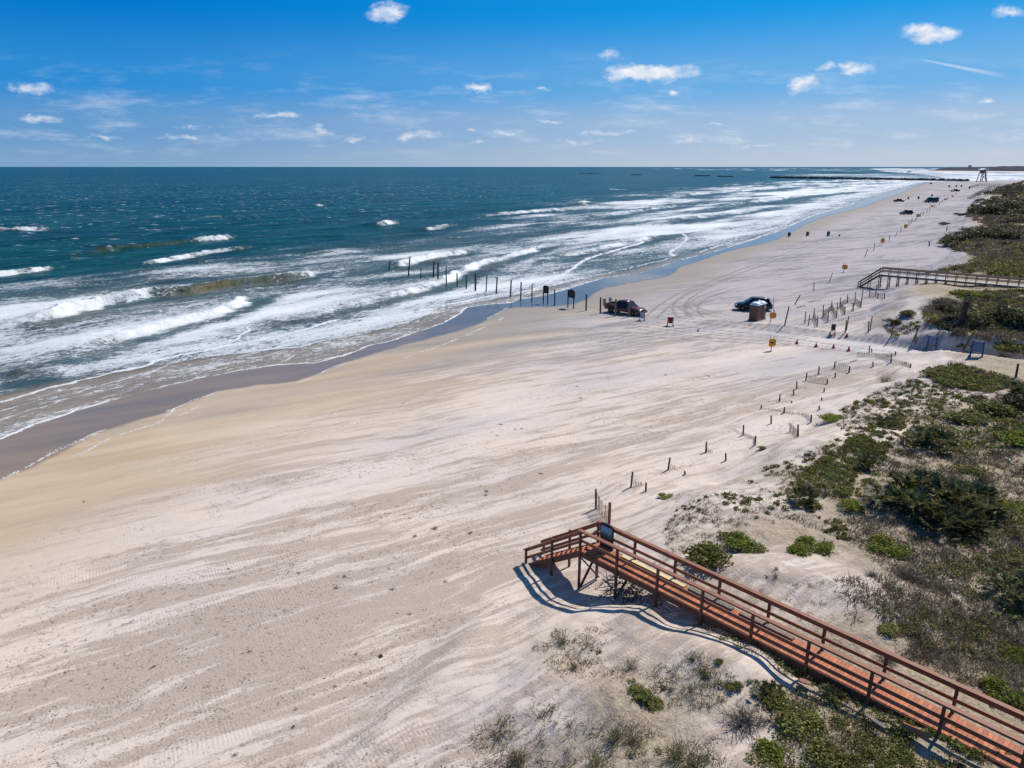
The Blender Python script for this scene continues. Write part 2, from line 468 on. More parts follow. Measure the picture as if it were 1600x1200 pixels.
def build_ground():
    Y = np.concatenate([[1.5, 3, 5, 7, 9, 10.5], grid_rows(1500, 262.2, 1.45), [16000, 24000, 40000]])
    us = np.concatenate([np.linspace(-2.6, -.86, 30)[:-1], np.arange(-.86, .9, 1.75 / FPX), np.linspace(.9, 2.6, 30)])
    YY, UU = np.meshgrid(Y, us, indexing='ij')
    XX = UU * (YY + 5.5)
    x, y = XX.ravel(), YY.ravel()
    z, sw, sd, rd, ra, st = ground(x, y, True)
    z = np.where(y > 9000, np.minimum(z, -3 - y * 1e-4), z)
    z = np.where((y > 3500) & (sd > 0), -6, z)
    nr, nc = YY.shape
    i = np.arange(nr * nc).reshape(nr, nc)
    f = np.stack([i[:-1, :-1], i[:-1, 1:], i[1:, 1:], i[1:, :-1]], -1).reshape(-1, 4)
    keep = (sw[f].max(1) > -90)
    f = f[keep]
    used = np.zeros(nr * nc, bool); used[f.ravel()] = True
    ren = np.cumsum(used) - 1
    f = ren[f]
    me = mesh_arrays('beach_sand', np.stack([x, y, z], -1)[used], f)
    wav = fbm(x * .05, y * .05, 61, 4)
    # damp tan sand: wide at the left of the photograph, narrow towards the far beach
    dampw = np.interp(y, [20, 45, 90, 130, 200, 500], [15, 17, 13, 9, 8, 16])
    aw, bw = wcoord(x, y)
    edge = fbm(aw * .03, bw * .25, 63, 4) - .5
    damp = 1 - sstep(.25, 1.25, sw / dampw + edge * .7)
    wob = (fbm(x * .5, y * .5, 65, 3) - .5) * .8
    wet = 1 - sstep(-.35, .35, sw + wob)
    veg = sstep(3.5, 9, sd + (fbm(x * .25, y * .25, 67, 4) - .5) * 10) * sstep(2.4, 5, np.abs(rd) + 60 * (ra < 2))
    bare = np.zeros(len(x))
    for px, py, zz, r1, r2, hd in ((1245, 905, 1.5, 5.4, 3.0, 118), (1180, 800, .8, 5, 2.5, 60), (1310, 700, .8, 6, 4, 60), (1060, 1015, 1, 5, 3.2, 125), (1500, 915, 1.8, 1.2, .8, 90),
                                   (1165, 905, 1.2, 2.5, 2, 118), (1480, 420, 1, 9, 3, 90), (1400, 610, .6, 8, 4, 80), (1160, 1180, 1, 2.2, 1.2, 110), (1530, 620, 1, 6, 1.6, 85)):
        p = flat(px, py, zz); dx = x - p[0]; dy = y - p[1]; h_ = R(hd)
        a = dx * math.sin(h_) + dy * math.cos(h_); b = dx * math.cos(h_) - dy * math.sin(h_)
        bare = np.maximum(bare, np.exp(-((a / r1) ** 2 + (b / r2) ** 2) ** 2))
    veg = veg * (1 - bare)
    # car tracks, road and the greyer far sand
    track = np.zeros(len(x))
    for k, pts in enumerate(TRACKS):
        pl = smooth(flats(pts, -.35), 2)
        d, arc, L = pdist(x, y, pl)
        dd = np.abs(np.abs(d) - .78)
        m = np.exp(-(dd / .2) ** 2) * sstep(0, 4, arc) * sstep(0, 4, L - arc) * (.85 + .5 * vnoise(arc * .5, arc * 0, k))
        track = np.maximum(track, m * .9)
    road = (1 - sstep(1.8, 3.4, np.abs(rd) + (wav - .5) * 1.5)) * sstep(6, 30, ra)
    far_grey = sstep(44, 108, y - .05 * x + (fbm(aw * .05, bw * .3, 69, 4) - .5) * 70) * (1 - .55 * sstep(4, 10, sd))  # sand turns greyer and darker towards the far beach
    for nm, v in (('far_grey', far_grey), ('damp', damp), ('wet', wet), ('veg', veg), ('track', track), ('road', road), ('sw', sw)):
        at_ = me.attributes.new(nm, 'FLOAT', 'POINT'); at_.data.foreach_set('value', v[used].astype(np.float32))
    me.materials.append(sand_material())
    o = link('beach_sand', me); tag(o, kind='structure')
    return o

TRACKS = [[(960, 503), (1020, 512), (1100, 522), (1200, 530), (1300, 545), (1400, 560)],
          [(930, 520), (1000, 519), (1090, 527), (1180, 533), (1290, 541)],
          [(1000, 490), (1060, 497), (1130, 506), (1230, 516), (1340, 528), (1450, 545), (1590, 568)],
          [(1060, 470), (1075, 483), (1110, 494), (1170, 508), (1260, 520)],
          [(1068, 466), (1085, 480), (1125, 490), (1165, 497)],
          [(1090, 462), (1130, 461), (1170, 463), (1215, 468)],
          [(1075, 474), (1095, 466), (1140, 463), (1180, 466)],
          [(1010, 500), (1040, 470), (1090, 445), (1160, 420), (1240, 392), (1320, 360), (1380, 330)],
          [(985, 496), (1045, 506), (1120, 516), (1210, 524), (1320, 541), (1430, 556), (1580, 583)],
          [(1075, 500), (1062, 488), (1058, 474), (1075, 458), (1110, 440), (1180, 412)],
          [(1100, 500), (1082, 487), (1080, 474), (1100, 460), (1150, 445)],
          [(900, 545), (980, 533), (1040, 528), (1120, 524)]]

def sand_material():
    m, nt, out = newmat('sand'); b = NB(nt)
    p = b.pos()
    # wind-aligned coordinates: first along the wind, then across it
    w = b.map(p, rot=(0, 0, WIND - math.pi / 2))
    warp = b.noise(w, .12, 3, .5, color=True)
    ww = b.vmath('ADD', w, b.vmath('MULTIPLY', b.vmath('SUBTRACT', warp, (.5, .5, .5)), (4, 2.2, 0)))
    s1 = b.noise(b.map(ww, scale=(.10, .75, .3)), 1, 7, .62)
    s2 = b.noise(b.map(ww, scale=(.32, 2.6, 1)), 1, 6, .65)
    patch = b.noise(p, .09, 3, .5)
    fine = b.noise(p, 9, 6, .7)
    grit = b.noise(p, 38, 4, .7)
    dry = b.mix(b.smooth(patch, .35, .65), (.60, .495, .405), (.565, .48, .415))
    dry = b.mix(b.math('MULTIPLY', b.smooth(b.noise(p, .23, 4, .6), .56, .75), .55), dry, (.60, .47, .36))
    sm = b.math('MULTIPLY_ADD', fine, .16, b.math('MULTIPLY_ADD', s2, .52, b.math('MULTIPLY', s1, .52)))
    zone = b.noise(b.map(ww, scale=(.028, .10, 1), loc=(3.1, 1.7, 0)), 1, 4, .6)
    sm = b.math('ADD', sm, b.math('MULTIPLY', b.math('SUBTRACT', zone, .5), .55))
    streak = b.smooth(sm, .575, .70)
    light = b.smooth(sm, .56, .40)
    c = b.mix(b.math('MULTIPLY', light, .6), dry, (.675, .575, .495))
    c = b.mix(b.math('MULTIPLY', streak, .68), c, (.345, .265, .20))
    # fine broken crust and grit inside the streaks
    crust = b.math('MULTIPLY', b.smooth(fine, .52, .70), b.math('MULTIPLY_ADD', streak, .22, .10))
    c = b.mix(crust, c, (.25, .205, .165))
    clod = b.noise(b.vmath('ADD', p, b.vmath('MULTIPLY', warp, (.6, .6, 0))), 3.4, 5, .68)
    clodm = b.math('MULTIPLY', b.smooth(clod, .56, .68), b.smooth(b.noise(b.map(ww, scale=(.07, .24, 1), loc=(9, 4, 0)), 1, 4, .6), .48, .62))
    c = b.mix(b.math('MULTIPLY', clodm, .55), c, (.27, .21, .165))
    c = b.mix(b.math('MULTIPLY', b.smooth(grit, .60, .78), .22), c, (.28, .22, .18))
    c = b.mix(b.math('MULTIPLY', b.attr('far_grey'), .93), c, b.mix(streak, b.mix(b.smooth(s2, .4, .6), (.33, .30, .305), (.385, .35, .35)), (.20, .185, .195)))
    damp = b.attr('damp'); wet = b.attr('wet'); veg = b.attr('veg'); road = b.attr('road'); track = b.attr('track')
    dn = b.noise(b.map(ww, scale=(.06, .5, 1)), 1, 5, .6)
    dampc = b.mix(b.smooth(dn, .38, .64), (.475, .365, .245), (.40, .295, .185))
    dampc = b.mix(b.math('MULTIPLY', b.smooth(fine, .5, .75), .2), dampc, (.33, .25, .17))
    dampc = b.mix(b.math('MULTIPLY', b.attr('far_grey'), .8), dampc, (.235, .21, .19))
    c = b.mix(b.math('MULTIPLY', damp, b.math('MULTIPLY_ADD', streak, -.25, .95)), c, dampc)
    vn = b.noise(p, 1.6, 7, .7)
    lit = b.mix(b.smooth(b.noise(p, 7, 5, .7), .35, .65), (.26, .20, .125), (.42, .345, .245))
    c = b.mix(b.math('MULTIPLY', veg, b.smooth(vn, .24, .46)), c, lit)
    c = b.mix(b.math('MULTIPLY', road, .8), c, b.mix(b.smooth(s2, .4, .62), (.53, .49, .47), (.46, .425, .405)))
    c = b.mix(b.math('MULTIPLY', track, b.math('MULTIPLY_ADD', b.smooth(fine, .3, .6), .4, .5)), c, (.20, .175, .16))
    wetc = b.mix(b.smooth(dn, .4, .6), (.215, .155, .105), (.25, .18, .12))
    wetc = b.mix(b.math('MULTIPLY', b.attr('far_grey'), .85), wetc, (.105, .10, .095))
    c = b.mix(wet, c, wetc)
    # relief: ripples (only in patches), tossed crust, footprints
    rip = b.n('ShaderNodeTexWave'); rip.bands_direction = 'X'; rip.inputs['Scale'].default_value = 2.1
    rip.inputs['Distortion'].default_value = 5.5; rip.inputs['Detail'].default_value = 2.0; rip.inputs['Detail Scale'].default_value = .55
    b.l(b.map(w, scale=(1, .55, 1)), rip.inputs['Vector'])
    rm = b.smooth(b.noise(b.map(w, scale=(.16, .3, 1)), 1, 2, .5), .52, .66)
    dryf = b.math('SUBTRACT', 1.0, b.math('MAXIMUM', b.math('MULTIPLY', damp, .9), wet), clamp=True)
    hgt = b.math('MULTIPLY', b.math('MULTIPLY', rip.outputs[1], .0055), rm)
    vor = b.n('ShaderNodeTexVoronoi'); vor.inputs['Scale'].default_value = 2.3; vor.feature = 'SMOOTH_F1'
    b.l(b.vmath('ADD', p, b.vmath('MULTIPLY', warp, (1.2, 1.2, 0))), vor.inputs['Vector'])
    foot = b.math('MULTIPLY', b.smooth(vor.outputs[0], .0, .38), b.math('MULTIPLY_ADD', veg, .03, .012))
    fmask = b.smooth(b.noise(p, .19, 3, .5), .5, .62)
    hgt = b.math('ADD', hgt, b.math('MULTIPLY', foot, fmask))
    hgt = b.math('ADD', hgt, b.math('MULTIPLY', fine, b.math('MULTIPLY_ADD', streak, .025, .018)))
    hgt = b.math('ADD', hgt, b.math('MULTIPLY', s2, .03))
    hgt = b.math('ADD', hgt, b.math('MULTIPLY', clodm, .035))
    hgt = b.math('ADD', hgt, b.math('MULTIPLY', b.noise(p, 2.2, 5, .6), b.math('MULTIPLY_ADD', veg, .12, .03)))
    hgt = b.math('ADD', b.math('MULTIPLY', hgt, dryf), b.math('MULTIPLY', track, -.05))
    bs = b.n('ShaderNodeBsdfPrincipled')
    b.l(c, bs.inputs['Base Color'])
    rough = b.math('MULTIPLY_ADD', wet, b.math('MULTIPLY_ADD', b.attr('far_grey'), -.08, -.76), .92)
    b.l(b.math('MULTIPLY_ADD', b.math('MULTIPLY', damp, b.math('SUBTRACT', 1.0, wet)), -.12, rough), bs.inputs['Roughness'])
    b.l(b.math('MULTIPLY_ADD', wet, -.01, .12), bs.inputs['Specular IOR Level'])
    b.l(b.bump(hgt, 1.0, 1.0), bs.inputs['Normal'])
    b.l(bs.outputs[0], out.inputs[0])
    return m

# ------------------------------------------------------------------ the sea
# breaking crests traced in the photograph: points, height, foam on the shoreward face (0..1 along the crest)
CRESTS = [([(-60, 512), (0, 506), (50, 498), (128, 478), (213, 461), (287, 456), (327, 449), (371, 442), (439, 434), (513, 418)], .85, [1, 1, 1, .9, .8, .15, .1, .2, .3, 1, 1]),
          ([(100, 398), (150, 392), (236, 383), (297, 376), (340, 371), (380, 366)], .8, [.2, .5, .25, .6, 1, .9]),
          ([(-40, 428), (0, 424), (60, 418), (101, 414)], .5, [.9, .9, .8, .3]),
          ([(180, 416), (240, 407), (321, 391), (380, 384), (430, 384)], .45, [.6, .9, .9, .7, .4]),
          ([(60, 552), (120, 538), (169, 526), (253, 506), (321, 489), (370, 466), (400, 452)], .4, [.3, .6, .9, 1, 1, 1, .6]),
          ([(250, 540), (330, 521), (388, 505), (470, 488), (540, 474), (580, 464), (640, 450), (684, 437), (752, 411), (800, 397), (850, 379), (882, 371)], .4, [.2, .4, .7, .8, .9, 1, 1, .9, .9, 1, .9, .6]),
          ([(600, 418), (640, 407), (690, 398), (752, 388)], .6, [1, 1, 1, .5]),
          ([(575, 352), (610, 347), (630, 345)], .8, [.6, 1, .6]),
          ([(480, 321), (505, 319), (520, 320)], .6, [.5, 1, .4]),
          ([(640, 360), (690, 352), (715, 346)], .5, [.3, .9, .5]),
          ([(720, 340), (800, 330), (880, 326), (960, 322)], .55, [.5, .9, .9, .6]),
          ([(860, 345), (930, 338), (1010, 326), (1080, 318)], .5, [.5, .8, .9, .6]),
          ([(700, 307), (745, 306), (780, 308)], .4, [.3, .8, .3]),
          ([(900, 318), (912, 316), (925, 317)], .8, [.5, 1, .5]),
          ([(1000, 312), (1080, 302), (1160, 297), (1240, 291)], .7, [.5, .9, .9, .7]),
          ([(1060, 330), (1150, 318), (1240, 306), (1330, 297)], .5, [.6, .9, .9, .8]),
          ([(990, 352), (1060, 341), (1150, 329), (1220, 318)], .4, [.3, .7, .8, .6]),
          ([(820, 412), (896, 392), (948, 382), (1010, 372), (1060, 362)], .35, [.3, .7, .8, .7, .4]),
          ([(-30, 360), (0, 357), (60, 356), (104, 358)], .5, [.8, .9, .9, .5]),
          ([(260, 338), (330, 336), (380, 338)], .35, [.3, .7, .3]),
          ([(940, 296), (985, 295), (1000, 296)], .4, [.3, .9, .4]),
          ([(0, 581), (50, 576), (110, 570)], .22, [.6, .45, .4])]
# thin foam lines left by the swash: points, half width (m), strength
LINES = [([(0, 626), (51, 613), (101, 599), (169, 584), (219, 572), (263, 557), (337, 543), (388, 533), (456, 521), (500, 507), (540, 495), (580, 500)][:11], .55, .95),
         ([(0, 657), (71, 632), (150, 614), (215, 600), (304, 586)], .35, .75),
         ([(0, 640), (80, 620), (148, 606), (236, 581), (283, 561), (337, 547)], .28, .8),
         ([(540, 495), (580, 499), (660, 485), (720, 473), (776, 460), (818, 457), (850, 446), (866, 434), (896, 420), (906, 408), (948, 393), (1010, 377)], .5, .95),
         ([(640, 494), (720, 484), (800, 474), (812, 466), (848, 447)], .3, .8),
         ([(388, 507), (384, 517), (370, 527), (340, 543)], .4, .9),
         ([(470, 521), (482, 533), (478, 545), (462, 556), (440, 566)], .3, .7),
         ([(800, 466), (860, 446), (940, 428), (1000, 416), (1056, 402)], .35, .8),
         ([(1056, 402), (1044, 394), (1068, 381), (1076, 370), (1060, 362)], .45, .8),
         ([(1092, 396), (1140, 379), (1156, 371), (1130, 361)], .5, .7),
         ([(1100, 400), (1160, 381), (1215, 360), (1238, 345), (1228, 338)], .5, .7),
         ([(860, 452), (920, 440), (1000, 428)], .5, .35),
         ([(904, 445), (926, 441), (930, 443)], .5, .8)]
LINES = [(p, w, s) for p, w, s in LINES]
EDGE = [(0, 753), (44, 735), (84, 713), (125, 691), (175, 669), (216, 657), (256, 647), (280, 638), (329, 615)]
EXTRA_EDGE = [[(256, 662), (264, 655), (276, 646), (282, 638)], [(135, 710), (160, 698), (182, 686)], [(200, 678), (225, 671), (250, 666)], [(470, 597), (500, 590), (516, 578), (545, 568)],
              [(640, 560), (700, 540), (760, 512), (790, 497)], [(764, 498), (788, 488), (795, 482)], [(290, 650), (310, 640), (322, 636)]]

def inpoly_(x, y, poly):
    c = np.zeros(len(x), bool); j = len(poly) - 1
    for i in range(len(poly)):
        (xi, yi), (xj, yj) = poly[i], poly[j]
        c ^= ((yi > y) != (yj > y)) & (x < (xj - xi) * (y - yi) / (yj - yi + 1e-9) + xi); j = i
    return c

def build_water():
    Y = np.concatenate([[8, 12, 16, 20, 24, 28, 31], grid_rows(960, 330, .95), grid_rows(330, 261.6, .6), [24000, 40000, 70000, 110000]])
    Y = np.unique(np.round(Y, 3))
    us = np.concatenate([np.linspace(-2.6, -.86, 40)[:-1], np.arange(-.86, .86, 1.45 / FPX), np.linspace(.86, 2.4, 24)])
    YY, UU = np.meshgrid(Y, us, indexing='ij')
    x = (UU * (YY + 5.5)).ravel(); y = YY.ravel()
    nr, nc = YY.shape
    sw, _, _ = pdist(x, y, W0)
    near = sw > -420
    d3 = np.full(x.shape, -400.0)
    d3[near] = pdist(x[near], y[near], L3)[0]
    d3 = np.where(near, d3, sw)
    i = np.arange(nr * nc).reshape(nr, nc)
    f = np.stack([i[:-1, :-1], i[:-1, 1:], i[1:, 1:], i[1:, :-1]], -1).reshape(-1, 4)
    f = f[d3[f].min(1) < .8]
    used = np.zeros(nr * nc, bool); used[f.ravel()] = True
    ren = np.cumsum(used) - 1; f = ren[f]
    x, y, sw, d3 = x[used], y[used], sw[used], d3[used]
    off = -d3                                                     # metres out from the swash edge
    # coordinates along and across the shore
    hd = R(42)
    al = x * math.sin(hd) + y * math.cos(hd); ac = x * math.cos(hd) - y * math.sin(hd)
    fade = 1 - sstep(500, 1500, y)
    amp = sstep(2, 40, off) * fade
    z = np.full(x.shape, -1.35)
    w1 = fbm(al * .02, ac * .085, 71, 3) - .5
    w2 = fbm(al * .09, ac * .3, 73, 4) - .5
    w3 = fbm(x * .8, y * .8, 75, 3) - .5
    z = z + amp * (w1 * 1.1 + w2 * .55) + w3 * .10 * sstep(1, 12, off) * (1 - sstep(60, 200, y))
    foam = np.zeros(x.shape)
    lowf = fbm(al * .022, ac * .075, 81, 4)
    lowf2 = fbm(al * .06, ac * .25, 83, 4)
    surfw = np.interp(y, [40, 90, 140, 250, 500, 1000], [85, 85, 80, 95, 150, 190])
    q = off / surfw
    base = np.interp(q, [0, .03, .10, .35, .6, .85, 1.15, 1.6], [.50, .60, .71, .63, .57, .46, .22, .02])
    base = base + (lowf - .5) * 1.15 * sstep(.05, .3, q) * (1 - sstep(.9, 1.4, q)) + (lowf2 - .5) * .45 * (1 - sstep(.9, 1.4, q))
    # calmer, bluer water inside the lines at right
    calm = np.exp(-(((x - 40) / 22) ** 2 + ((y - 150) / 42) ** 2)) * .3
    foam = np.clip(base - calm, 0, 1)
    film = 1 - sstep(0, 1, (off - np.interp(y, [40, 52, 62, 90, 110, 150], [15, 14, 11, 5, 4.0, 3.0])) / 4 + .5)
    brown = np.interp(q, [0, .3, .75, 1.2], [1, .8, .4, 0])
    face = np.zeros(x.shape)
    for pts, h, fo in CRESTS:
        pl = smooth(flats(pts, -.9), 2)
        bx0, by0 = pl.min(0) - 20; bx1, by1 = pl.max(0) + 20
        k = np.where((x > bx0) & (x < bx1) & (y > by0) & (y < by1))[0]
        if len(k) == 0: continue
        d, arc, L = pdist(x[k], y[k], pl)
        wob = (fbm(x[k] * .35, y[k] * .35, 91, 4) - .5)
        d = d + wob * 1.6 * max(1, np.hypot(*pl.mean(0)) / 130) + (fbm(arc * .12, arc * 0, 96, 3) - .5) * 2.2
        ends = sstep(0, .22 * L, arc + (fbm(x[k] * .4, y[k] * .4, 92, 3) - .5) * .12 * L) * sstep(0, .22 * L, L - arc + (fbm(x[k] * .4, y[k] * .4, 94, 3) - .5) * .12 * L)
        fs = np.interp(arc / L, np.linspace(0, 1, len(fo)), fo) + (fbm(arc * .25, arc * 0 + 3, 93, 3) - .5) * .7
        fs = np.clip(fs, 0, 1.1)
        dist = np.sqrt(pl.mean(0)[0] ** 2 + pl.mean(0)[1] ** 2)
        sc = max(1.0, dist / 160)
        prof = np.where(d > 0, np.exp(-(d / (.8 * sc)) ** 2), np.exp(-(d / (2.8 * sc)) ** 2))
        rag = 1 + (fbm(arc * .9, d * .9, 95, 3) - .5) * .5
        z[k] = z[k] + 1.45 * h * prof * ends * rag * np.minimum(1, sc)
        # white water: on the face and shoreward of it, a lacy trail behind
        fw = np.interp(d, [-9 * sc, -3 * sc, -.7 * sc, -.1 * sc, .9 * sc, 1.8 * sc, 3.4 * sc], [0, .3, .5, 1.0, 1.05, .72, 0]) * (.42 + .95 * fbm(x[k] * .45 / sc, y[k] * .45 / sc, 98, 4))
        fm = fw * fs * ends * (.82 if sc > 1.2 else 1)
        foam[k] = np.maximum(foam[k] * (1 - ends * np.exp(-((d - 3.6 * sc) / (2.2 * sc)) ** 2) * .6), fm)
        # unbroken stretches: the glassy green-brown face keeps clear of foam
        clear = (1 - np.clip(fs * 1.4, 0, 1)) * ends * np.exp(-((d - .5 * sc) / (1.3 * sc)) ** 2) * (.6 + .6 * fbm(arc * .15, d * .3, 87, 3))
        foam[k] = foam[k] * (1 - .92 * clear)
        face[k] = np.maximum(face[k], clear)
    for pts, wd, stg in LINES:
        pl = smooth(flats(pts, -1.25), 2)
        bx0, by0 = pl.min(0) - 8; bx1, by1 = pl.max(0) + 8
        k = np.where((x > bx0) & (x < bx1) & (y > by0) & (y < by1))[0]
        d, arc, L = pdist(x[k], y[k], pl)
        d = d + (fbm(x[k] * .6, y[k] * .6, 97, 4) - .5) * 1.3
        ends = sstep(0, 2.5, arc) * sstep(0, 2.5, L - arc)
        wdd = wd * (.6 + .9 * fbm(arc * .3, arc * 0, 99, 3)) * np.maximum(1, y[k] / 110)
        fw = np.where(d > 0, np.exp(-(d / (wdd * .55)) ** 2), np.maximum(np.exp(-(d / wdd) ** 2), .55 * np.exp(d / (wdd * 5))))
        foam[k] = np.maximum(foam[k], fw * stg * ends * 1.05)
    # outermost thin edge of the swash
    dd = d3 + (fbm(x * .6, y * .6, 101, 4) - .5) * .9
    ew = .24 * np.maximum(1, y / 100)
    e = np.exp(-((dd + .25) / ew) ** 2) * np.clip(.15 + 1.5 * fbm(al * .13, ac * .13, 103, 3), 0, 1) * (y < 420)
    foam = np.where(film > .5, np.minimum(foam, .40 + .5 * (lowf2 - .35)), foam) * (1 - .0 * film)
    for pts, wd, stg in LINES[:5]:
        pass
    foam = np.maximum(foam, e)
    for pts, wd, stg in LINES:      # lines again over the film
        pl = smooth(flats(pts, -1.25), 2)
        bx0, by0 = pl.min(0) - 8; bx1, by1 = pl.max(0) + 8
        k = np.where((x > bx0) & (x < bx1) & (y > by0) & (y < by1) & (film > .4))[0]
        if not len(k): continue
        d, arc, L = pdist(x[k], y[k], pl); d = d + (fbm(x[k] * .6, y[k] * .6, 97, 4) - .5) * 1.3
        wdd = wd * .8 * np.maximum(1, y[k] / 110)
        foam[k] = np.maximum(foam[k], np.where(d > 0, np.exp(-(d / (wdd * .55)) ** 2), np.exp(-(d / wdd) ** 2)) * stg)
    nrm = off < 60
    g = np.full(x.shape, -9.0); g[nrm] = ground(x[nrm], y[nrm])
    lift = np.clip(off * .03, -.06, .03)
    z = np.where(nrm, np.maximum(z, g + lift), z)
    z = np.where(off < 0, g - .05 - .1 * np.clip(-off, 0, 1), z)
    # sun glint and glare round the inlet beyond the jetty, painted as foam
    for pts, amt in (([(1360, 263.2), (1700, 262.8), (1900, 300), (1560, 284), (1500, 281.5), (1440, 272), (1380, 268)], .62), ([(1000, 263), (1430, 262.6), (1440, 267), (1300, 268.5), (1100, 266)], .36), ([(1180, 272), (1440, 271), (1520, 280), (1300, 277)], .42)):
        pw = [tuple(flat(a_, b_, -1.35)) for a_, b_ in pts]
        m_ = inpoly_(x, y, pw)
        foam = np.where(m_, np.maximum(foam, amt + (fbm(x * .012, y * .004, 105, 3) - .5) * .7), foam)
    me = mesh_arrays('sea', np.stack([x, y, z], -1), f)
    far = sstep(.9, 2.2, q)
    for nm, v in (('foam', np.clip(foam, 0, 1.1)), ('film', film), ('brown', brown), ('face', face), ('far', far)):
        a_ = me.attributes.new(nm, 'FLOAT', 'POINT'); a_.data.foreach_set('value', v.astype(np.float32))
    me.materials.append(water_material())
    o = link('sea_water', me); tag(o, kind='structure')
    return o

def water_material():
    m, nt, out = newmat('sea'); b = NB(nt)
    p = b.pos()
    sh = b.map(p, rot=(0, 0, R(42) - math.pi / 2))        # x along the shore, y across
    foam, film, brown, face, far = [b.attr(k) for k in ('foam', 'film', 'brown', 'face', 'far')]
    warp = b.noise(p, .35, 3, .5, color=True)
    shw = b.vmath('ADD', sh, b.vmath('MULTIPLY', b.vmath('SUBTRACT', warp, (.5, .5, .5)), (2.6, 2.0, 0)))
    n1 = b.noise(b.map(shw, scale=(.32, .85, 1)), 1, 8, .66)
    n2 = b.noise(b.map(shw, scale=(1.1, 2.4, 1)), 1, 6, .65, .4)
    n3 = b.noise(b.map(shw, scale=(.09, .4, 1)), 1, 5, .6)
    n4 = b.noise(b.map(shw, scale=(2.4, 6.0, 1)), 1, 6, .7, .3)
    lace = b.math('MULTIPLY_ADD', n4, .30, b.math('MULTIPLY_ADD', n2, .36, b.math('MULTIPLY_ADD', n1, .24, b.math('MULTIPLY', n3, .10))))
    lace = b.lin(lace, .34, .66, 0, 1)
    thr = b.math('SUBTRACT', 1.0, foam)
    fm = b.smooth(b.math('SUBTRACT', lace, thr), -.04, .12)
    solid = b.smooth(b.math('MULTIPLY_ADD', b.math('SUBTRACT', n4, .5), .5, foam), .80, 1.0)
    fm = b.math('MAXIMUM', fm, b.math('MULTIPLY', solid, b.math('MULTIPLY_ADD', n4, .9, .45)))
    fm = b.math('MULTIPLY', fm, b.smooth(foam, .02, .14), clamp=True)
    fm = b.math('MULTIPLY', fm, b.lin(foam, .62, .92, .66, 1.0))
    # open-sea white caps
    caps = b.noise(b.map(shw, scale=(.055, .12, 1)), 1, 4, .6)
    caps2 = b.noise(b.map(p, scale=(.2, .34, 1)), 1, 5, .65)
    cm = b.math('MULTIPLY', b.smooth(caps2, .60, .68), b.smooth(caps, .45, .54))
    fm = b.math('MAXIMUM', fm, b.math('MULTIPLY', cm, b.math('MULTIPLY', far, b.lin(b.vmath('LENGTH', p), 500, 2200, .75, .22))))
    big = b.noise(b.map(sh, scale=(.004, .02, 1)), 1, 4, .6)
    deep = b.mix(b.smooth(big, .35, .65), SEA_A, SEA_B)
    mid = b.mix(b.smooth(n3, .35, .65), SEA_C, SEA_D)
    c = b.mix(b.smooth(brown, .05, .55), deep, mid)
    c = b.mix(b.math('MULTIPLY', face, b.lin(n2, .3, .7, .45, .95)), c, (.095, .08, .028))
    c = b.mix(film, c, b.mix(b.smooth(n3, .4, .6), (.20, .158, .112), (.235, .185, .125)))
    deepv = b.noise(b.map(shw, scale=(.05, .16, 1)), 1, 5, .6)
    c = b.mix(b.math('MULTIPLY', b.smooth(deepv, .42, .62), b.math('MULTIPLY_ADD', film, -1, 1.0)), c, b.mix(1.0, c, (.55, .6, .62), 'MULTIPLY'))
    chop_light = b.noise(b.map(shw, scale=(.14, .42, 1)), 1, 6, .68)
    c = b.mix(b.math('MULTIPLY', b.smooth(chop_light, .48, .68), b.math('MULTIPLY_ADD', film, -.75, .75)), c, b.mix(1.0, c, (2.6, 1.9, 1.8), 'MULTIPLY'))  # painted light: brighter tint standing for sky caught on wavelet slopes
    c = b.mix(b.math('MULTIPLY', b.smooth(foam, .2, .8), b.math('MULTIPLY_ADD', film, -.4, .42)), c, (.21, .245, .26))
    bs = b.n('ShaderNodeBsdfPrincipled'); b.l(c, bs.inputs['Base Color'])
    bs.inputs['IOR'].default_value = 1.33
    b.l(b.math('MULTIPLY_ADD', film, -.06, SEA_ROUGH), bs.inputs['Roughness'])
    b.l(b.math('MULTIPLY_ADD', film, .04, SEA_SPEC), bs.inputs['Specular IOR Level'])
    b1 = b.noise(b.map(shw, scale=(.35, .8, 1)), 1, 5, .6)
    b2 = b.noise(b.map(shw, scale=(1.6, 3.2, 1)), 1, 4, .6)
    swl = b.noise(b.map(sh, scale=(.018, .07, 1)), 1, 4, .55)
    calm = b.math('MULTIPLY_ADD', film, -.93, 1.0)
    hgt = b.math('MULTIPLY', calm, b.math('MULTIPLY_ADD', b2, .13, b.math('MULTIPLY_ADD', b1, .55, b.math('MULTIPLY', b.math('MULTIPLY', swl, far), 3.5))))
    nrm = b.bump(hgt, 1.0, 1.0)
    b.l(nrm, bs.inputs['Normal'])
    fo = b.n('ShaderNodeBsdfPrincipled'); fo.inputs['Base Color'].default_value = (.69, .70, .70, 1); fo.inputs['Roughness'].default_value = .75
    fo.inputs['Specular IOR Level'].default_value = .2
    fh = b.math('MULTIPLY_ADD', fm, .12, b.math('MULTIPLY', n2, .22))
    b.l(b.bump(fh, 1.0, 1.0), fo.inputs['Normal'])
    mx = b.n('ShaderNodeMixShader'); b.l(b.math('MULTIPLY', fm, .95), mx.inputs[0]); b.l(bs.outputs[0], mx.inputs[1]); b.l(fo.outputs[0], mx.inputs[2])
    b.l(mx.outputs[0], out.inputs[0])
    return m
SEA_A, SEA_B, SEA_C, SEA_D = (.002, .036, .041), (.006, .056, .058), (.040, .082, .095), (.070, .095, .085)
SEA_ROUGH, SEA_SPEC = .26, .04

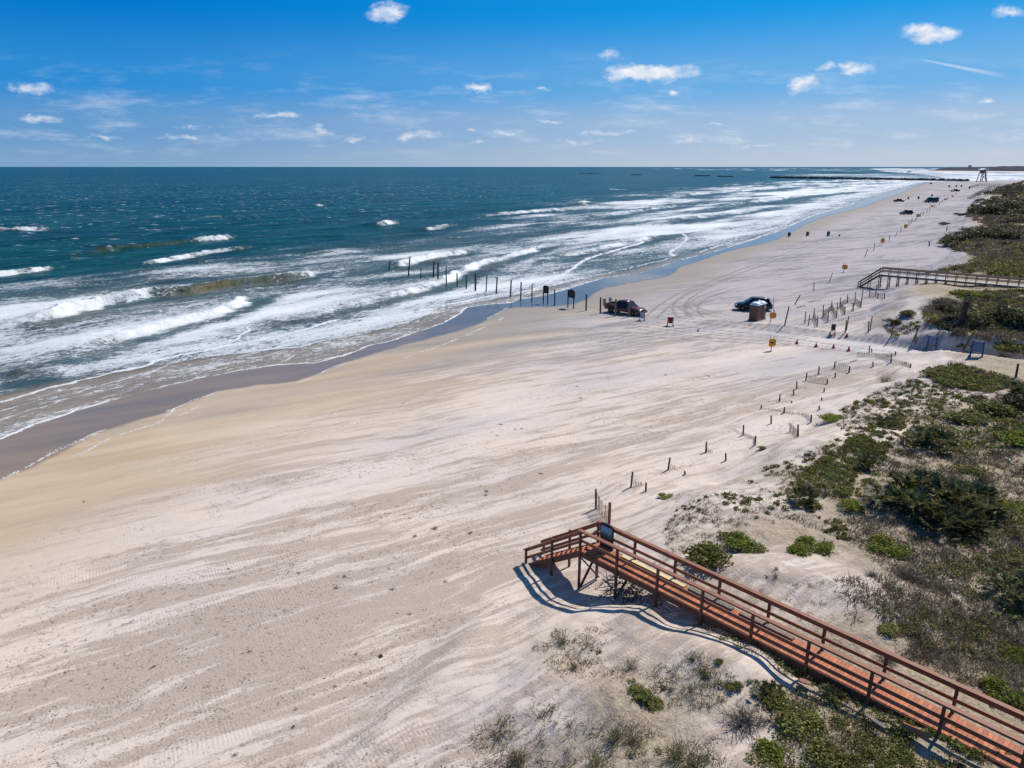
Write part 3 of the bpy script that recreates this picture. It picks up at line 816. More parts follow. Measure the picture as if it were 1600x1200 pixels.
# foam left on the sand at the top of the swash: a thin sheet of bubbles that follows the ground
def build_foam_edge():
    m, nt, out = newmat('dry_foam'); b = NB(nt)
    bs = b.n('ShaderNodeBsdfPrincipled'); bs.inputs['Base Color'].default_value = (.68, .64, .57, 1); bs.inputs['Roughness'].default_value = .7
    b.l(bs.outputs[0], out.inputs[0])
    V, F = [], []
    rr = np.random.RandomState(5)
    for li, px in enumerate([EDGE] + EXTRA_EDGE):
        pl = smooth(flats(px, -1.0), 3)
        seg = np.linalg.norm(np.diff(pl, axis=0), axis=1); arc = np.concatenate([[0], np.cumsum(seg)])
        n = int(arc[-1] / .018)
        s = rr.rand(n) * arc[-1]
        keep = vnoise(s * .35, s * 0 + li * 3.3, 9) + .25 * vnoise(s * 2, s * 0, 10) > (.42 if li == 0 else .5)
        s = s[keep]
        x = np.interp(s, arc, pl[:, 0]); y = np.interp(s, arc, pl[:, 1])
        wid = .05 + .22 * vnoise(s * .5, s * 0, 12) ** 2
        x = x + rr.randn(len(s)) * wid * .8 + (vnoise(s * .4, s * 0, 3) - .5) * 1.2; y = y + rr.randn(len(s)) * wid * .8 + (vnoise(s * .4, s * 0, 4) - .5) * 1.2
        z = ground(x, y) + .008
        for a, bb, c in zip(x, y, z):
            r = .015 + .04 * rr.rand(); an = rr.rand() * 6.28; o = len(V)
            n6 = 5
            for k in range(n6):
                V.append((a + r * math.cos(an + k * 6.283 / n6), bb + r * math.sin(an + k * 6.283 / n6), c))
            V.append((a, bb, c + r * .3))
            for k in range(n6): F.append((o + k, o + (k + 1) % n6, o + n6))
    o = link('foam', mesh_arrays('foam', V, F, m)); tag(o, kind='stuff')
    return o
# ------------------------------------------------------------------ materials of things
def pmat(name, col, rough=.6, metal=0.0, spec=.4, var=.0, scale=3.0, streak=None, coat=0.0, island=0.0, bump=0.0, stretch=(1, 1, 1)):
    """procedural paint, timber or plastic: base colour broken by noise, a little wear and per-piece variation"""
    m, nt, out = newmat(name); b = NB(nt)
    tc = b.n('ShaderNodeTexCoord').outputs['Object']
    n = b.noise(b.map(tc, scale=stretch), scale, 6, .62)
    dark = tuple(c * (1 - var) for c in col); lite = tuple(min(1, c * (1 + var)) for c in col)
    c = b.mix(b.smooth(n, .3, .7), dark, lite)
    if streak: c = b.mix(b.math('MULTIPLY', b.smooth(b.noise(b.map(tc, scale=stretch), scale * 3.1, 5, .65), .52, .75), streak[1]), c, streak[0])
    if island:
        rnd = nt.nodes.new('ShaderNodeNewGeometry').outputs['Random Per Island']
        hv = b.n('ShaderNodeHueSaturation'); b.l(b.lin(rnd, 0, 1, 1 - island, 1 + island), hv.inputs['Value']); b.l(c, hv.inputs['Color']); c = hv.outputs[0]
    bs = b.n('ShaderNodeBsdfPrincipled'); b.l(c, bs.inputs['Base Color'])
    b.l(b.lin(n, .3, .7, max(.02, rough - .08), min(1, rough + .08)), bs.inputs['Roughness'])
    bs.inputs['Metallic'].default_value = metal; bs.inputs['Specular IOR Level'].default_value = spec
    bs.inputs['Coat Weight'].default_value = coat
    if bump: b.l(b.bump(n, .6, bump), bs.inputs['Normal'])
    b.l(bs.outputs[0], out.inputs[0])
    return m

M = dict(
    deck=pmat('stained_deck', (.40, .115, .040), .72, var=.22, scale=2.5, streak=((.46, .31, .22), .5), island=.26, bump=.004, stretch=(3, 3, 3)),
    rail=pmat('stained_rail', (.22, .078, .040), .65, var=.25, scale=3, streak=((.30, .14, .09), .4), island=.18, bump=.003),
    timber=pmat('stained_timber', (.14, .056, .031), .75, var=.3, scale=3, streak=((.15, .08, .06), .35), island=.15, bump=.004),
    greywood=pmat('weathered_timber', (.15, .12, .095), .85, var=.3, scale=4, streak=((.27, .235, .2), .5), island=.2, bump=.004, stretch=(2, 2, .6)),
    greytop=pmat('silvered_deck', (.52, .50, .48), .85, var=.15, scale=3, island=.12),
    bwood=pmat('brown_grey_timber', (.18, .12, .09), .8, var=.3, scale=3, streak=((.18, .13, .1), .4), island=.15),
    lath=pmat('fence_lath', (.20, .165, .13), .9, var=.35, scale=6, island=.3),
    lathbrown=pmat('fence_lath_brown', (.24, .135, .065), .9, var=.35, scale=6, island=.3),
    post=pmat('fence_post_wood', (.135, .095, .07), .85, var=.35, scale=5, streak=((.28, .22, .17), .5), stretch=(3, 3, .6), bump=.004),
    postred=pmat('reddish_post_wood', (.20, .085, .045), .85, var=.3, scale=5, streak=((.3, .2, .13), .4), stretch=(3, 3, .6)),
    pile=pmat('wet_pile_wood', (.030, .024, .020), .7, var=.4, scale=3, streak=((.09, .075, .06), .5), stretch=(3, 3, .5), bump=.006),
    green=pmat('green_treated_post', (.135, .15, .062), .75, var=.25, scale=4, streak=((.22, .22, .12), .5), stretch=(3, 3, .5)),
    dark=pmat('dark_plastic', (.018, .018, .02), .5, var=.2),
    iron=pmat('dark_metal', (.03, .03, .032), .45, metal=.6, var=.3, scale=6),
    steel=pmat('galvanised_steel', (.33, .34, .35), .45, metal=.7, var=.2, scale=6),
    pine=pmat('fresh_pine', (.62, .47, .22), .7, var=.15, scale=4, streak=((.42, .27, .1), .4), stretch=(1, 1, 4)),
    bluepanel=pmat('blue_print', (.16, .34, .52), .35, var=.35, scale=5),
    signback=pmat('sign_board_wood', (.05, .036, .03), .7, var=.3, scale=4, streak=((.11, .09, .08), .4)),
    yellow=pmat('sign_orange', (.70, .255, .012), .5, var=.1, scale=6),
    redflag=pmat('red_cloth', (.45, .03, .015), .8, var=.2, scale=8),
    red=pmat('red_board', (.33, .008, .016), .45, var=.12, scale=4),
    white=pmat('white_board', (.74, .74, .73), .5, var=.08, scale=4),
    grey=pmat('grey_board', (.40, .40, .40), .5, var=.12, scale=5),
    blueboard=pmat('blue_frame', (.015, .05, .13), .45, var=.2, scale=4),
    bluegrey=pmat('blue_grey_board', (.13, .17, .25), .5, var=.2, scale=4),
    cone=pmat('cone_plastic', (.34, .022, .016), .5, var=.15, scale=6),
    rubber=pmat('rubber', (.016, .016, .017), .85, var=.2, scale=8),
    rim=pmat('alloy_rim', (.36, .36, .37), .35, metal=.8, var=.1),
    glass=pmat('tinted_glass', (.008, .009, .011), .1, spec=.3, var=.1),
    maroon=pmat('maroon_paint', (.105, .014, .022), .28, spec=.5, var=.12, coat=.15, scale=2, streak=((.2, .15, .12), .10)),
    navy=pmat('dark_blue_paint', (.009, .014, .020), .28, spec=.5, var=.12, coat=.15, scale=2, streak=((.2, .18, .15), .10)),
    vanblue=pmat('van_paint', (.018, .040, .060), .3, spec=.5, var=.12, coat=.12, scale=2),
    black=pmat('black_paint', (.010, .012, .016), .3, spec=.5, var=.12, coat=.12, scale=2),
    redpaint=pmat('red_paint', (.20, .010, .012), .3, spec=.5, var=.12, coat=.12, scale=2),
    lamp=pmat('lamp_lens', (.75, .75, .73), .12, spec=.6, var=.05),
    tail=pmat('tail_lens', (.28, .01, .01), .2, spec=.5, var=.1),
    loo=pmat('loo_plastic', (.165, .085, .052), .55, var=.1, scale=3, streak=((.24, .15, .1), .25)),
    loodark=pmat('loo_plastic_dark', (.12, .064, .042), .55, var=.1, scale=3),
    loodome=pmat('loo_dome', (.66, .70, .76), .4, var=.06, scale=3),
    concrete=pmat('pale_concrete', (.5, .49, .47), .85, var=.15, scale=.4),
    rock=pmat('jetty_rock', (.040, .038, .038), .85, var=.45, scale=.5, bump=.3),
    bluebin=pmat('blue_barrel', (.022, .045, .075), .5, var=.2, scale=3),
    bark=pmat('grey_bark', (.055, .048, .042), .9, var=.4, scale=5, streak=((.12, .105, .09), .4), bump=.01),
    drift=pmat('driftwood', (.20, .165, .135), .9, var=.4, scale=5, streak=((.40, .35, .30), .55), island=.35, bump=.01),
)

# ------------------------------------------------------------------ boardwalks
def boardwalk(name, label, o, e, W, zd, rail_h, length, spacing, mats, stair=None, xb=(), lod=0, group=None, far_ground=True, rail_gap=.5):
    """o: near corner at the seaward end; e: unit vector inland; stair: (run, z at the foot)"""
    mdeck, mrail, mtim = mats
    e = Vector((e[0], e[1], 0)).normalized(); n = Vector((-e.y, e.x, 0))
    root = empty(name, (o[0], o[1], zd)); tag(root, label, 'boardwalk', group)
    O = Vector((0, 0, 0)); up = Vector((0, 0, 1))
    def P(s, w, z): return O + e * s + n * w + up * (z - zd)
    def gz(s, w): return float(ground(o[0] + e.x * s + n.x * w, o[1] + e.y * s + n.y * w))
    pw = .14 if lod == 0 else (.28 if lod == 1 else 1.2)
    mb = MB(); s = 0.0
    rr = random.Random(3)
    while s < length:
        c = P(s + pw / 2, W / 2 + rr.uniform(-.008, .008), zd - .019 + rr.uniform(-.002, .002))
        a = P(s + pw / 2, -.02 + rr.uniform(-.01, .01), zd - .019); b_ = P(s + pw / 2, W + .02 + rr.uniform(-.01, .01), zd - .019)
        mb.bar(a, b_, pw - (.007 if lod == 0 else .02), .038, up)
        s += pw
    mb.build('deck', mdeck, root)
    for w in (-.045, W + .045):
        f = MB().bar(P(.0, w, zd - .16), P(length, w, zd - .16), .04, .27, up); f.build('fascia_board', mtim, root)
    for w in (-.0, W * .5, W):
        pass
    jb = MB(); s = .3
    while s < length and lod < 2:
        jb.bar(P(s, -.02, zd - .14), P(s, W + .02, zd - .14), .045, .2, up); s += spacing / 2
    if lod < 2: jb.build('joists', mtim, root)
    zr = zd + rail_h
    for side, w in ((0, -.10), (1, W + .10)):
        k = 0; s = 0.0
        while s <= length + .01:
            g = gz(s, w)
            pb = MB().bar(P(s, w, min(g, zd - .3) - .35), P(s, w, zr - .04), .095 if lod < 2 else .16, .095 if lod < 2 else .16, e)
            pb.build('post', mtim, root)
            s += spacing; k += 1
        inn = .05 if side == 0 else -.05
        MB().bar(P(-.08, w + .0, zr - .02), P(length, w, zr - .02), .185 if lod == 0 else .16 if lod == 1 else .2, .045 if lod < 2 else .08, up).build('handrail', mrail, root)
        MB().bar(P(.0, w + inn * 1.4, zr - .10), P(length, w + inn * 1.4, zr - .115), .04, .14, up).build('rail_board', mrail, root)
        MB().bar(P(.0, w + inn * 1.4, zr - rail_gap - .05), P(length, w + inn * 1.4, zr - rail_gap - .05), .04, .13, up).build('mid_rail', mrail, root)
    for s in xb:
        for a, b_, dy in ((-.1, W + .1, 0), (W + .1, -.1, .05)):
            g0, g1 = gz(s, a), gz(s, b_)
            br = MB().bar(P(s + dy + .07, a, g0 + .12), P(s + dy + .07, b_, zd - .32), .045, .11, e); br.build('cross_brace', mtim, root)
    if stair:
        run, zf = stair
        nt = max(4, int(round((zd - zf) / .195)))
        rise = (zd - zf) / nt
        for k in range(1, nt):
            sx = -run * k / nt; z = zd - rise * k
            a = P(sx + run / nt * .5, -.03, z - .02); b_ = P(sx + run / nt * .5, W + .03, z - .02)
            t = MB().bar(a, b_, run / nt * .98, .042, up); t.build('stair_tread', mdeck, root)
        sl = (zd - zf) / run
        for w in (-.03, W + .03):
            MB().bar(P(0.0, w, zd - .13), P(-run, w, zf - .13), .045, .27, up).build('stair_stringer', mtim, root)
        for w, inn in ((-.10, .05), (W + .10, -.05)):
            for q in (.5, 1.0):
                s = -run * q; g = gz(s, w); zz = zd - sl * run * q + rail_h * (1 if q < 1 else .82)
                MB().bar(P(s, w, min(g, zz - .5) - .3), P(s, w, zz - .04), .095, .095, e).build('post', mtim, root)
            for dz, wd, th, nm in ((-.02, .185, .045, 'handrail'), (-.115, .04, .14, 'rail_board'), (-.05 - rail_gap, .04, .13, 'mid_rail')):
                ww = w if nm == 'handrail' else w + inn * 1.4
                MB().bar(P(0.08, ww, zr + dz + .006), P(-run - .12, ww, zf + rail_h * .82 + dz + .006 - .05), wd, th, up).build(nm, mrail, root)
    return root, e, n

BW_O, BW_E, BW_W, BW_Z = (3.155, 28.66), (.682, -.731), 1.05, 1.82
def build_boardwalks():
    root, e, n = boardwalk('boardwalk', 'reddish brown wooden boardwalk with stairs down to the near beach', (BW_O[0], BW_O[1]), BW_E, BW_W, BW_Z, 1.08, 27.0, 2.11,
                           (M['deck'], M['rail'], M['timber']), stair=(3.5, -.42), xb=(0.0, 2.11))
    def P(s, w, z): return Vector((BW_O[0], BW_O[1], z)) + e * s + n * w
    ang = math.atan2(e.y, e.x)
    # the sign standing inside the far corner, its face to the walkway
    c = P(.62, BW_W - .04, 0)
    sg = empty('information_sign', (c.x, c.y, BW_Z), ang)
    tag(sg, 'arched dark wooden information sign with blue picture standing at boardwalk corner', 'sign')
    outl = [(-.38, 0.02), (.38, .02), (.38, 1.12)] + [(.38 * math.cos(a), 1.12 + .12 * math.sin(a)) for a in np.linspace(.25, math.pi - .25, 7)] + [(-.38, 1.12)]
    MB().prism(outl, (1, 0, 0), (0, 0, 1), (0, 1, 0), .05).build('board', M['signback'], sg)
    MB().prism([(-.31, .56), (.31, .56), (.31, 1.08), (-.31, 1.08)], (1, 0, 0), (0, 0, 1), (0, 1, 0), .012).build('picture', M['bluepanel'], sg).location = (0, -.033, 0)
    sil = MB()
    rr = random.Random(5)
    for k in range(9):
        x = -.27 + k * .066; h = rr.uniform(.08, .2)
        sil.prism([(x - .025, .57), (x + .025, .57), (x + .015, .57 + h), (x, .60 + h), (x - .015, .57 + h)], (1, 0, 0), (0, 0, 1), (0, 1, 0), .006)
    sil.build('silhouettes', M['dark'], sg).location = (0, -.0435, 0)
    fr = MB()
    for a, b_ in (((-.34, .53), (.34, .53)), ((-.34, 1.11), (.34, 1.11)), ((-.34, .53), (-.34, 1.11)), ((.34, .53), (.34, 1.11))):
        fr.bar((a[0], -.036, a[1]), (b_[0], -.036, b_[1]), .05, .02, (0, 1, 0))
    fr.build('picture_frame', M['dark'], sg)
    # timber left along the far side of the deck
    def plank(s0, s1, w, z, wd, th, mat, label):
        m_ = (s0 + s1) / 2; c = P(m_, w, z)
        o_ = MB().box((0, 0, 0), (s1 - s0, wd, th), bev=.008).build('lumber_plank', mat)
        o_.location = c; o_.rotation_euler = (0, 0, ang + RNG.uniform(-.006, .006)); tag(o_, label, 'plank', 'planks stored on the boardwalk')
    plank(1.55, 4.6, BW_W - .36, BW_Z + .035, .12, .07, M['signback'], 'dark timber on the deck in front of a yellow pine board')
    plank(1.6, 4.9, BW_W - .11, BW_Z + .03, .20, .05, M['pine'], 'yellow fresh pine board lying along the deck edge near the sign')
    plank(5.1, 7.1, BW_W - .12, BW_Z + .05, .24, .09, M['greywood'], 'dark grey timber on the deck just inland of the yellow board')
    plank(7.4, 9.6, BW_W - .12, BW_Z + .045, .20, .08, M['bwood'], 'brown timber on the deck, farthest inland of the stored planks')
    # second boardwalk
    p0 = at(1373, 443)
    a = Vector((59.2, 114.5)); d2 = Vector((14.6, -12.3)).normalized()
    gA = float(ground(a.x, a.y))
    boardwalk('boardwalk', 'long brown wooden boardwalk on braced posts beyond the sand road', (a.x, a.y), d2, 1.25, 1.95, 1.05, 34.0, 1.32,
              (M['greytop'], M['bwood'], M['bwood']), stair=(3.0, float(ground(a.x - d2.x * 3.0, a.y - d2.y * 3.0)) + .05), xb=[1.32 * k for k in range(8)], lod=1, group='boardwalks along the dune')
    for (px, py), dr, ln, run, lab in (((1531, 308.5), (1, -.05), 30, 6, 'small dark boardwalk, nearest of the three in the far dunes'),
                                       ((1547, 300), (1, .1), 50, 9, 'far small boardwalk between two others on the distant dune'),
                                       ((1529, 293), (1, .2), 70, 9, 'farthest boardwalk, on many posts near the lifeguard tower')):
        q = at(px, py); d3 = Vector(dr).normalized()
        zf = q.z
        boardwalk('boardwalk', lab, (q.x, q.y), d3, 1.8, q.z + 2.0, 1.3, ln, 4.0, (M['bwood'],) * 3, stair=(run, float(ground(q.x - d3.x * run, q.y - d3.y * run)) + .1), xb=(), lod=2, group='boardwalks along the dune')

# ------------------------------------------------------------------ posts and sand fences
ORD = ['first', 'second', 'third', 'fourth', 'fifth', 'sixth', 'seventh', 'eighth', 'ninth', 'tenth', 'eleventh', 'twelfth', 'thirteenth', 'fourteenth', 'fifteenth',
       'sixteenth', 'seventeenth', 'eighteenth', 'nineteenth', 'twentieth', 'twenty first', 'twenty second', 'twenty third', 'twenty fourth', 'twenty fifth']
def post(base_px, top_px, mat, label, group, rad=.055, name='fence_post', square=False, sink=.5, cat='post', zmin=None):
    p = at(*base_px)
    if zmin is not None and p.z < zmin: p = Vector((*flat(base_px[0], base_px[1], zmin), zmin))
    t = top_of(p, *top_px)
    d = t - p
    mb = MB()
    if square:
        mb.bar(d.normalized() * -sink, d, rad * 2, rad * 2, (1, 0, 0))
    else:
        mb.tube([d.normalized() * -sink, d * .3, d * .97, d], [rad * 1.08, rad * 1.02, rad * .95, rad * .72], 9)
    o = mb.build(name, mat, smoothed=not square and False)
    o.location = p; tag(o, label, cat, group)
    return o, p, d

def slat_panel(name, pts, h, mat, root, origin, step=.085, hmin=None):
    """laths and wires along ground points; h: height above the sand at each point"""
    mb = MB(); rr = random.Random(len(pts) * 7 + int(h[0] * 100))
    P = [Vector((a, b_, 0)) for a, b_ in pts]
    L = 0; tops = []
    for i in range(len(P) - 1):
        seg = P[i + 1] - P[i]; n = max(1, int(seg.length / step))
        for k in range(n):
            f = (k + .5) / n; q = P[i] + seg * f
            g = float(ground(q.x, q.y)); hh = h[i] * (1 - f) + h[i + 1] * f + rr.uniform(-.04, .04)
            lean = Vector((rr.uniform(-.05, .05), rr.uniform(-.05, .05), 0))
            a = Vector((q.x, q.y, g - .2)) - origin; b_ = Vector((q.x, q.y, g + hh)) - origin + lean * hh
            mb.bar(a, b_, .036, .009, seg.normalized().cross(Vector((0, 0, 1))))
            tops.append(b_)
    for fz in (.25, .6):
        for a, b_ in zip(tops[:-1], tops[1:]):
            if (b_ - a).length < 1: mb.bar(a - Vector((0, 0, .1 + fz * .25)), b_ - Vector((0, 0, .1 + fz * .25)), .006, .006)
    return mb.build(name, mat, root)

def build_fences():
    # near rows: (base, top) pairs read off the photograph
    row = [((986, 761), (988.6, 737)), ((1009, 768), (1009.6, 754)), ((1044, 734), (1047, 715)), ((1070, 741.6), (1070, 736)), ((1103, 707), (1104, 690)), ((1134, 720), (1134, 708)),
           ((1161, 680), (1162, 664)), ((1179.6, 696), (1181, 681)), ((1205, 662), (1205, 649)), ((1189, 639), (1190, 633)), ((1225, 645), (1226, 636)), ((1267, 660), (1268, 648)),
           ((1247, 682.5), (1247, 663)), ((1218, 627), (1219, 616)), ((1240, 618), (1240, 609)), ((1237, 629.5), (1237, 626.5)), ((1245, 607.5), (1245, 596)), ((1280, 640), (1280, 634)),
           ((1284, 625.5), (1284, 621)), ((1287.5, 612.5), (1288, 606)), ((1259, 595), (1261, 582.5)), ((1292.5, 600), (1293, 592)), ((1279, 585), (1280, 572)), ((1305, 590), (1305, 582)),
           ((1303, 576), (1305, 565)), ((1327, 582), (1328, 572)), ((1364, 573), (1364, 565)), ((1358, 551), (1359, 540)), ((1362, 551), (1362, 545)), ((1392, 567), (1393, 552)),
           ((1422.5, 575), (1423, 568)), ((1399, 555), (1399, 549))]
    pos = {}
    for i, (b_, t) in enumerate(row):
        hgt = b_[1] - t[1]
        how = 'short half buried' if hgt < 8 else ('tall' if hgt > 14 else 'weathered')
        w = ORD[i] if i < len(ORD) else ORD[i - 25] + ' beyond those'
        if i < 16: lab = f'{how} fence post in drifted sand, {w} counting from the boardwalk stairs'
        else: lab = f'{how} fence post in drifted sand, {ORD[len(row) - 1 - i]} counting back from the road'
        o, p, d = post(b_, t, M['post'], lab, 'posts of the drifted sand fence', .06)
        pos[i] = p
    # tall fence by the boardwalk stairs: two posts and a slat panel
    root = None
    p0, p1 = at(931, 795), at(951.6, 819)
    t0, t1 = top_of(p0, 931, 764), top_of(p1, 953, 785)
    root = empty('sand_fence', p0); tag(root, 'tall slatted sand fence section just behind the boardwalk stairs', 'fence', 'sand fence sections')
    for p, t, m_, r in ((p0, t0, M['post'], .06), (p1, t1, M['postred'], .085)):
        q = p - p0; d = t - p
        MB().tube([q - d.normalized() * .5, q + d * .5, q + d], [r, r, r * .9], 9).build('post', m_, root)
    slat_panel('slat_panel', [(p0.x, p0.y), (p0.x * .5 + p1.x * .5 - .1, p0.y * .5 + p1.y * .5), (p1.x, p1.y)], [1.05, 1.0, .95], M['lathbrown'], root, p0, .095)
    def panel(pxs, hs, mat, lab, step=.1):
        pts = [at(*q) for q in pxs]
        fine = []
        hh = []
        for i in range(len(pts) - 1):
            for k in range(4):
                f = k / 4; fine.append((pts[i].x * (1 - f) + pts[i + 1].x * f, pts[i].y * (1 - f) + pts[i + 1].y * f)); hh.append(hs[i] * (1 - f) + hs[i + 1] * f)
        fine.append((pts[-1].x, pts[-1].y)); hh.append(hs[-1])
        o = slat_panel('sand_fence', fine, hh, mat, None, pts[0], step)
        o.location = pts[0]; tag(o, lab, 'fence', 'sand fence sections')
    panel([(986, 761), (1006, 758.5)], [.55, .12], M['lath'], 'low buried slat fence remnant at the first post past the stairs')
    panel([(1044, 734), (1055, 731)], [.45, .1], M['lathbrown'], 'small slat fence remnant leaning on the third fence post')
    panel([(1103, 707), (1114, 708)], [.4, .12], M['lath'], 'small slat fence remnant at the fifth fence post')
    panel([(1146, 672.5), (1161, 680), (1178, 687), (1179.6, 696)], [.12, .22, .2, .5], M['lath'], 'drooping slat fence curving round the seventh and eighth posts')
    panel([(1191, 639), (1225, 645), (1253, 648), (1263, 654), (1267, 660)], [.12, .14, .16, .35, .5], M['lath'], 'long nearly buried slat fence bowing between three posts above the green mat plant')
    panel([(1233, 674), (1247, 682.5)], [.7, .5], M['lath'], 'triangular slat fence flap hanging left of a tall post')
    panel([(1218, 627), (1219, 617), (1232, 616), (1240, 618), (1248, 618)], [.3, .1, .12, .14, .08], M['lath'], 'buried slat fence corner between the two rows of posts')
    panel([(1245, 607.5), (1262, 606.5)], [.12, .08], M['lath'], 'buried fence line trailing from a lumpy post')
    panel([(1261, 595), (1275, 598), (1292.5, 600)], [.5, .55, .55], M['lathbrown'], 'brown slat fence panel standing between two posts in the sand')
    panel([(1279, 585), (1300, 587)], [.14, .08], M['lath'], 'buried fence top between posts beyond the brown panel')
    panel([(1304, 576), (1316, 578), (1327, 582)], [.75, .7, .6], M['lath'], 'grey slat fence panel sagging between two dark posts')
    panel([(1338, 557), (1366, 558), (1384, 562), (1392, 567)], [.45, .45, .6, .7], M['lath'], 'grey curved slat fence beside the road, nearer the sea')
    panel([(1392, 567), (1408, 570), (1422.5, 575)], [.5, .4, .35], M['lath'], 'grey slat fence beside the road, farther inland')
    panel([(1328, 567), (1340, 563)], [.12, .1], M['lath'], 'dark buried fence scrap lying on white sand')
    panel([(1480, 572), (1508, 573)], [.6, .5], M['lath'], 'faint slat fence stub at the road edge above green scrub')
    # upper fence group across the road
    up = [((1257.5, 505.5), (1259, 486.5)), ((1263, 509), (1265.5, 491.5)), ((1271, 497.5), (1272.5, 481)), ((1277, 510.5), (1278, 494)), ((1285.5, 496), (1287, 476)), ((1293.5, 503.5), (1294.7, 485.5)),
          ((1298.5, 485), (1300, 470)), ((1307, 497), (1309, 472.5)), ((1312, 480), (1313.5, 464.5)), ((1320, 491.5), (1320.5, 479.5)), ((1324, 473.5), (1324.5, 460)), ((1333, 486.5), (1334, 473.5)),
          ((1335.5, 473), (1337, 456.5)), ((1345, 480.5), (1348.5, 451)), ((1358.5, 464), (1359.3, 448)), ((1368, 464), (1369.5, 444)), ((1371, 467), (1372, 459)), ((1382, 467), (1382, 458))]
    for i, (b_, t) in enumerate(up):
        hgt = b_[1] - t[1]
        how = 'tall slim' if hgt > 18 else ('short' if hgt < 13 else 'slim')
        post(b_, t, M['post'], f'{how} fence post across the road, {ORD[i]} from the portable toilets', 'posts of the fence beyond the road', .06)
    zz = [(0, 1), (1, 3), (2, 3), (4, 5), (2, 4), (6, 7), (4, 6), (8, 9), (6, 8), (10, 11), (8, 10), (12, 13), (10, 12), (14, 15), (15, 17)]
    for k, (a, c) in enumerate(((2, 3), (4, 5), (4, 6), (6, 7), (8, 9), (8, 10), (10, 12), (11, 12), (12, 13), (14, 15), (15, 17))):
        A, C = up[a][0], up[c][0]
        o = None
        panel([A, ((A[0] + C[0]) / 2, (A[1] + C[1]) / 2), C], [.85, .7, .8], M['lath'], f'grey slat fence panel across the road, {ORD[k]} from the toilets')
    # roadside posts in pairs, leaning posts and singles
    for b_, t, m_, lab, r in (((1320.5, 520), (1323, 500), 'post', 'dark post of a roadside pair behind the red barricade', .07),
                              ((1322.5, 516), (1326.5, 493.5), 'post', 'taller leaning post of the pair right of the red barricade', .06),
                              ((1356.5, 520), (1358, 502), 'post', 'shorter post of the second roadside pair', .07),
                              ((1359.5, 516), (1363, 493.5), 'post', 'taller leaning post of the second roadside pair', .06),
                              ((1392.5, 525.5), (1397, 505), 'postred', 'single reddish post leaning at the road edge below a green bush', .075),
                              ((1430, 536), (1433, 512), 'postred', 'dark brown leaning post by the small dune, one of two crossed', .075),
                              ((1427, 532), (1437, 508), 'post', 'tan leaning post crossed with a darker one by the small dune', .07),
                              ((1504, 548), (1515, 530), 'postred', 'short post leaning right beside a blue folding sign', .075),
                              ((1587, 590), (1591, 568.5), 'pile', 'dark square post at the edge of the road near green scrub', .09),
                              ((1226, 508.5), (1233, 478.5), 'pile', 'tall dark leaning post right of the portable toilets', .075),
                              ((1208.5, 490), (1209, 464), 'steel', 'thin tall grey pole behind the portable toilets', .04),
                              ((1242, 475), (1250.5, 461), 'post', 'steeply leaning post with a rope lump at its foot', .075),
                              ((1271.5, 455.5), (1272, 440), 'post', 'lone upright post on open sand beyond the parked car', .06),
                              ((1295.5, 441), (1301, 426), 'post', 'slanting post on open sand between two orange signs', .06)):
        post(b_, t, M[m_], lab, 'roadside and beach posts', r)
    # the line of posts along the far beach
    far = [((1351, 401.7), (1356, 389)), ((1365, 391.5), (1367, 380)), ((1389, 376), (1390.5, 367.5)), ((1399, 369), (1403, 361)), ((1407.5, 363), (1408, 354)), ((1420, 353), (1420.5, 344)), ((1423, 350), (1426, 341)),
           ((1430, 345.5), (1433, 338)), ((1438, 339), (1438.6, 332)), ((1442, 336), (1443.5, 330)), ((1448, 331.6), (1449, 326)), ((1452.5, 330), (1453, 323)), ((1460, 325), (1460.6, 320)), ((1468, 320), (1469, 315)),
           ((1472, 317), (1473, 312)), ((1481, 313), (1481, 307.5)), ((1493, 304.5), (1495, 300.5)), ((1479, 361), (1480, 353)), ((1452, 385), (1452, 377))]
    for i, (b_, t) in enumerate(far):
        lab = f'thin post in the line along the far beach, {ORD[i]} counting away from the viewer'
        if i >= 17: lab = ('thin lone post at the foot of the far dark shrubs', 'short lone post on sand below the far dark shrubs')[i - 17]
        post(b_, t, M['post'], lab, 'posts along the far beach', .07 + .004 * i)
    # piles running into the surf
    sea = [((607.6, 424), (609.6, 407.6), .09), ((638, 431), (640.6, 400.6), .1), ((657.4, 434.4), (658, 418), .075), ((677, 437), (678, 408), .12), ((684, 441), (684.6, 410), .12), ((697.4, 446.4), (697, 415.4), .085),
           ((714.4, 446.6), (714, 426.6), .09), ((728.6, 450.6), (728.4, 428.6), .085), ((742.8, 453.6), (743, 427), .12), ((759.4, 456), (761, 430.4), .11), ((775.4, 459), (776.8, 433.4), .13),
           ((797.4, 464), (798.8, 437), .13), ((813.4, 469), (814.4, 440.4), .12), ((831, 471.4), (831.4, 444), .1), ((866.6, 478), (867, 452.4), .1), ((915.6, 485.4), (916.4, 459.4), .12), ((938, 490), (938.4, 464.4), .12)]
    for i, (b_, t, r) in enumerate(sea):
        how = 'leaning dark post' if i == 0 else ('short thin dark post' if b_[1] - t[1] < 21 else 'dark wooden post')
        where = 'standing in the surf' if i < 12 else ('on wet sand at the swash edge' if i < 15 else 'on dry sand near the maroon pickup')
        post(b_, t, M['pile'], f'{how} {where}, {ORD[i]} from the seaward end', 'row of posts running into the surf', r * (1.25 if i < 9 else .9), 'wooden_post', sink=1.2, zmin=-1.3)
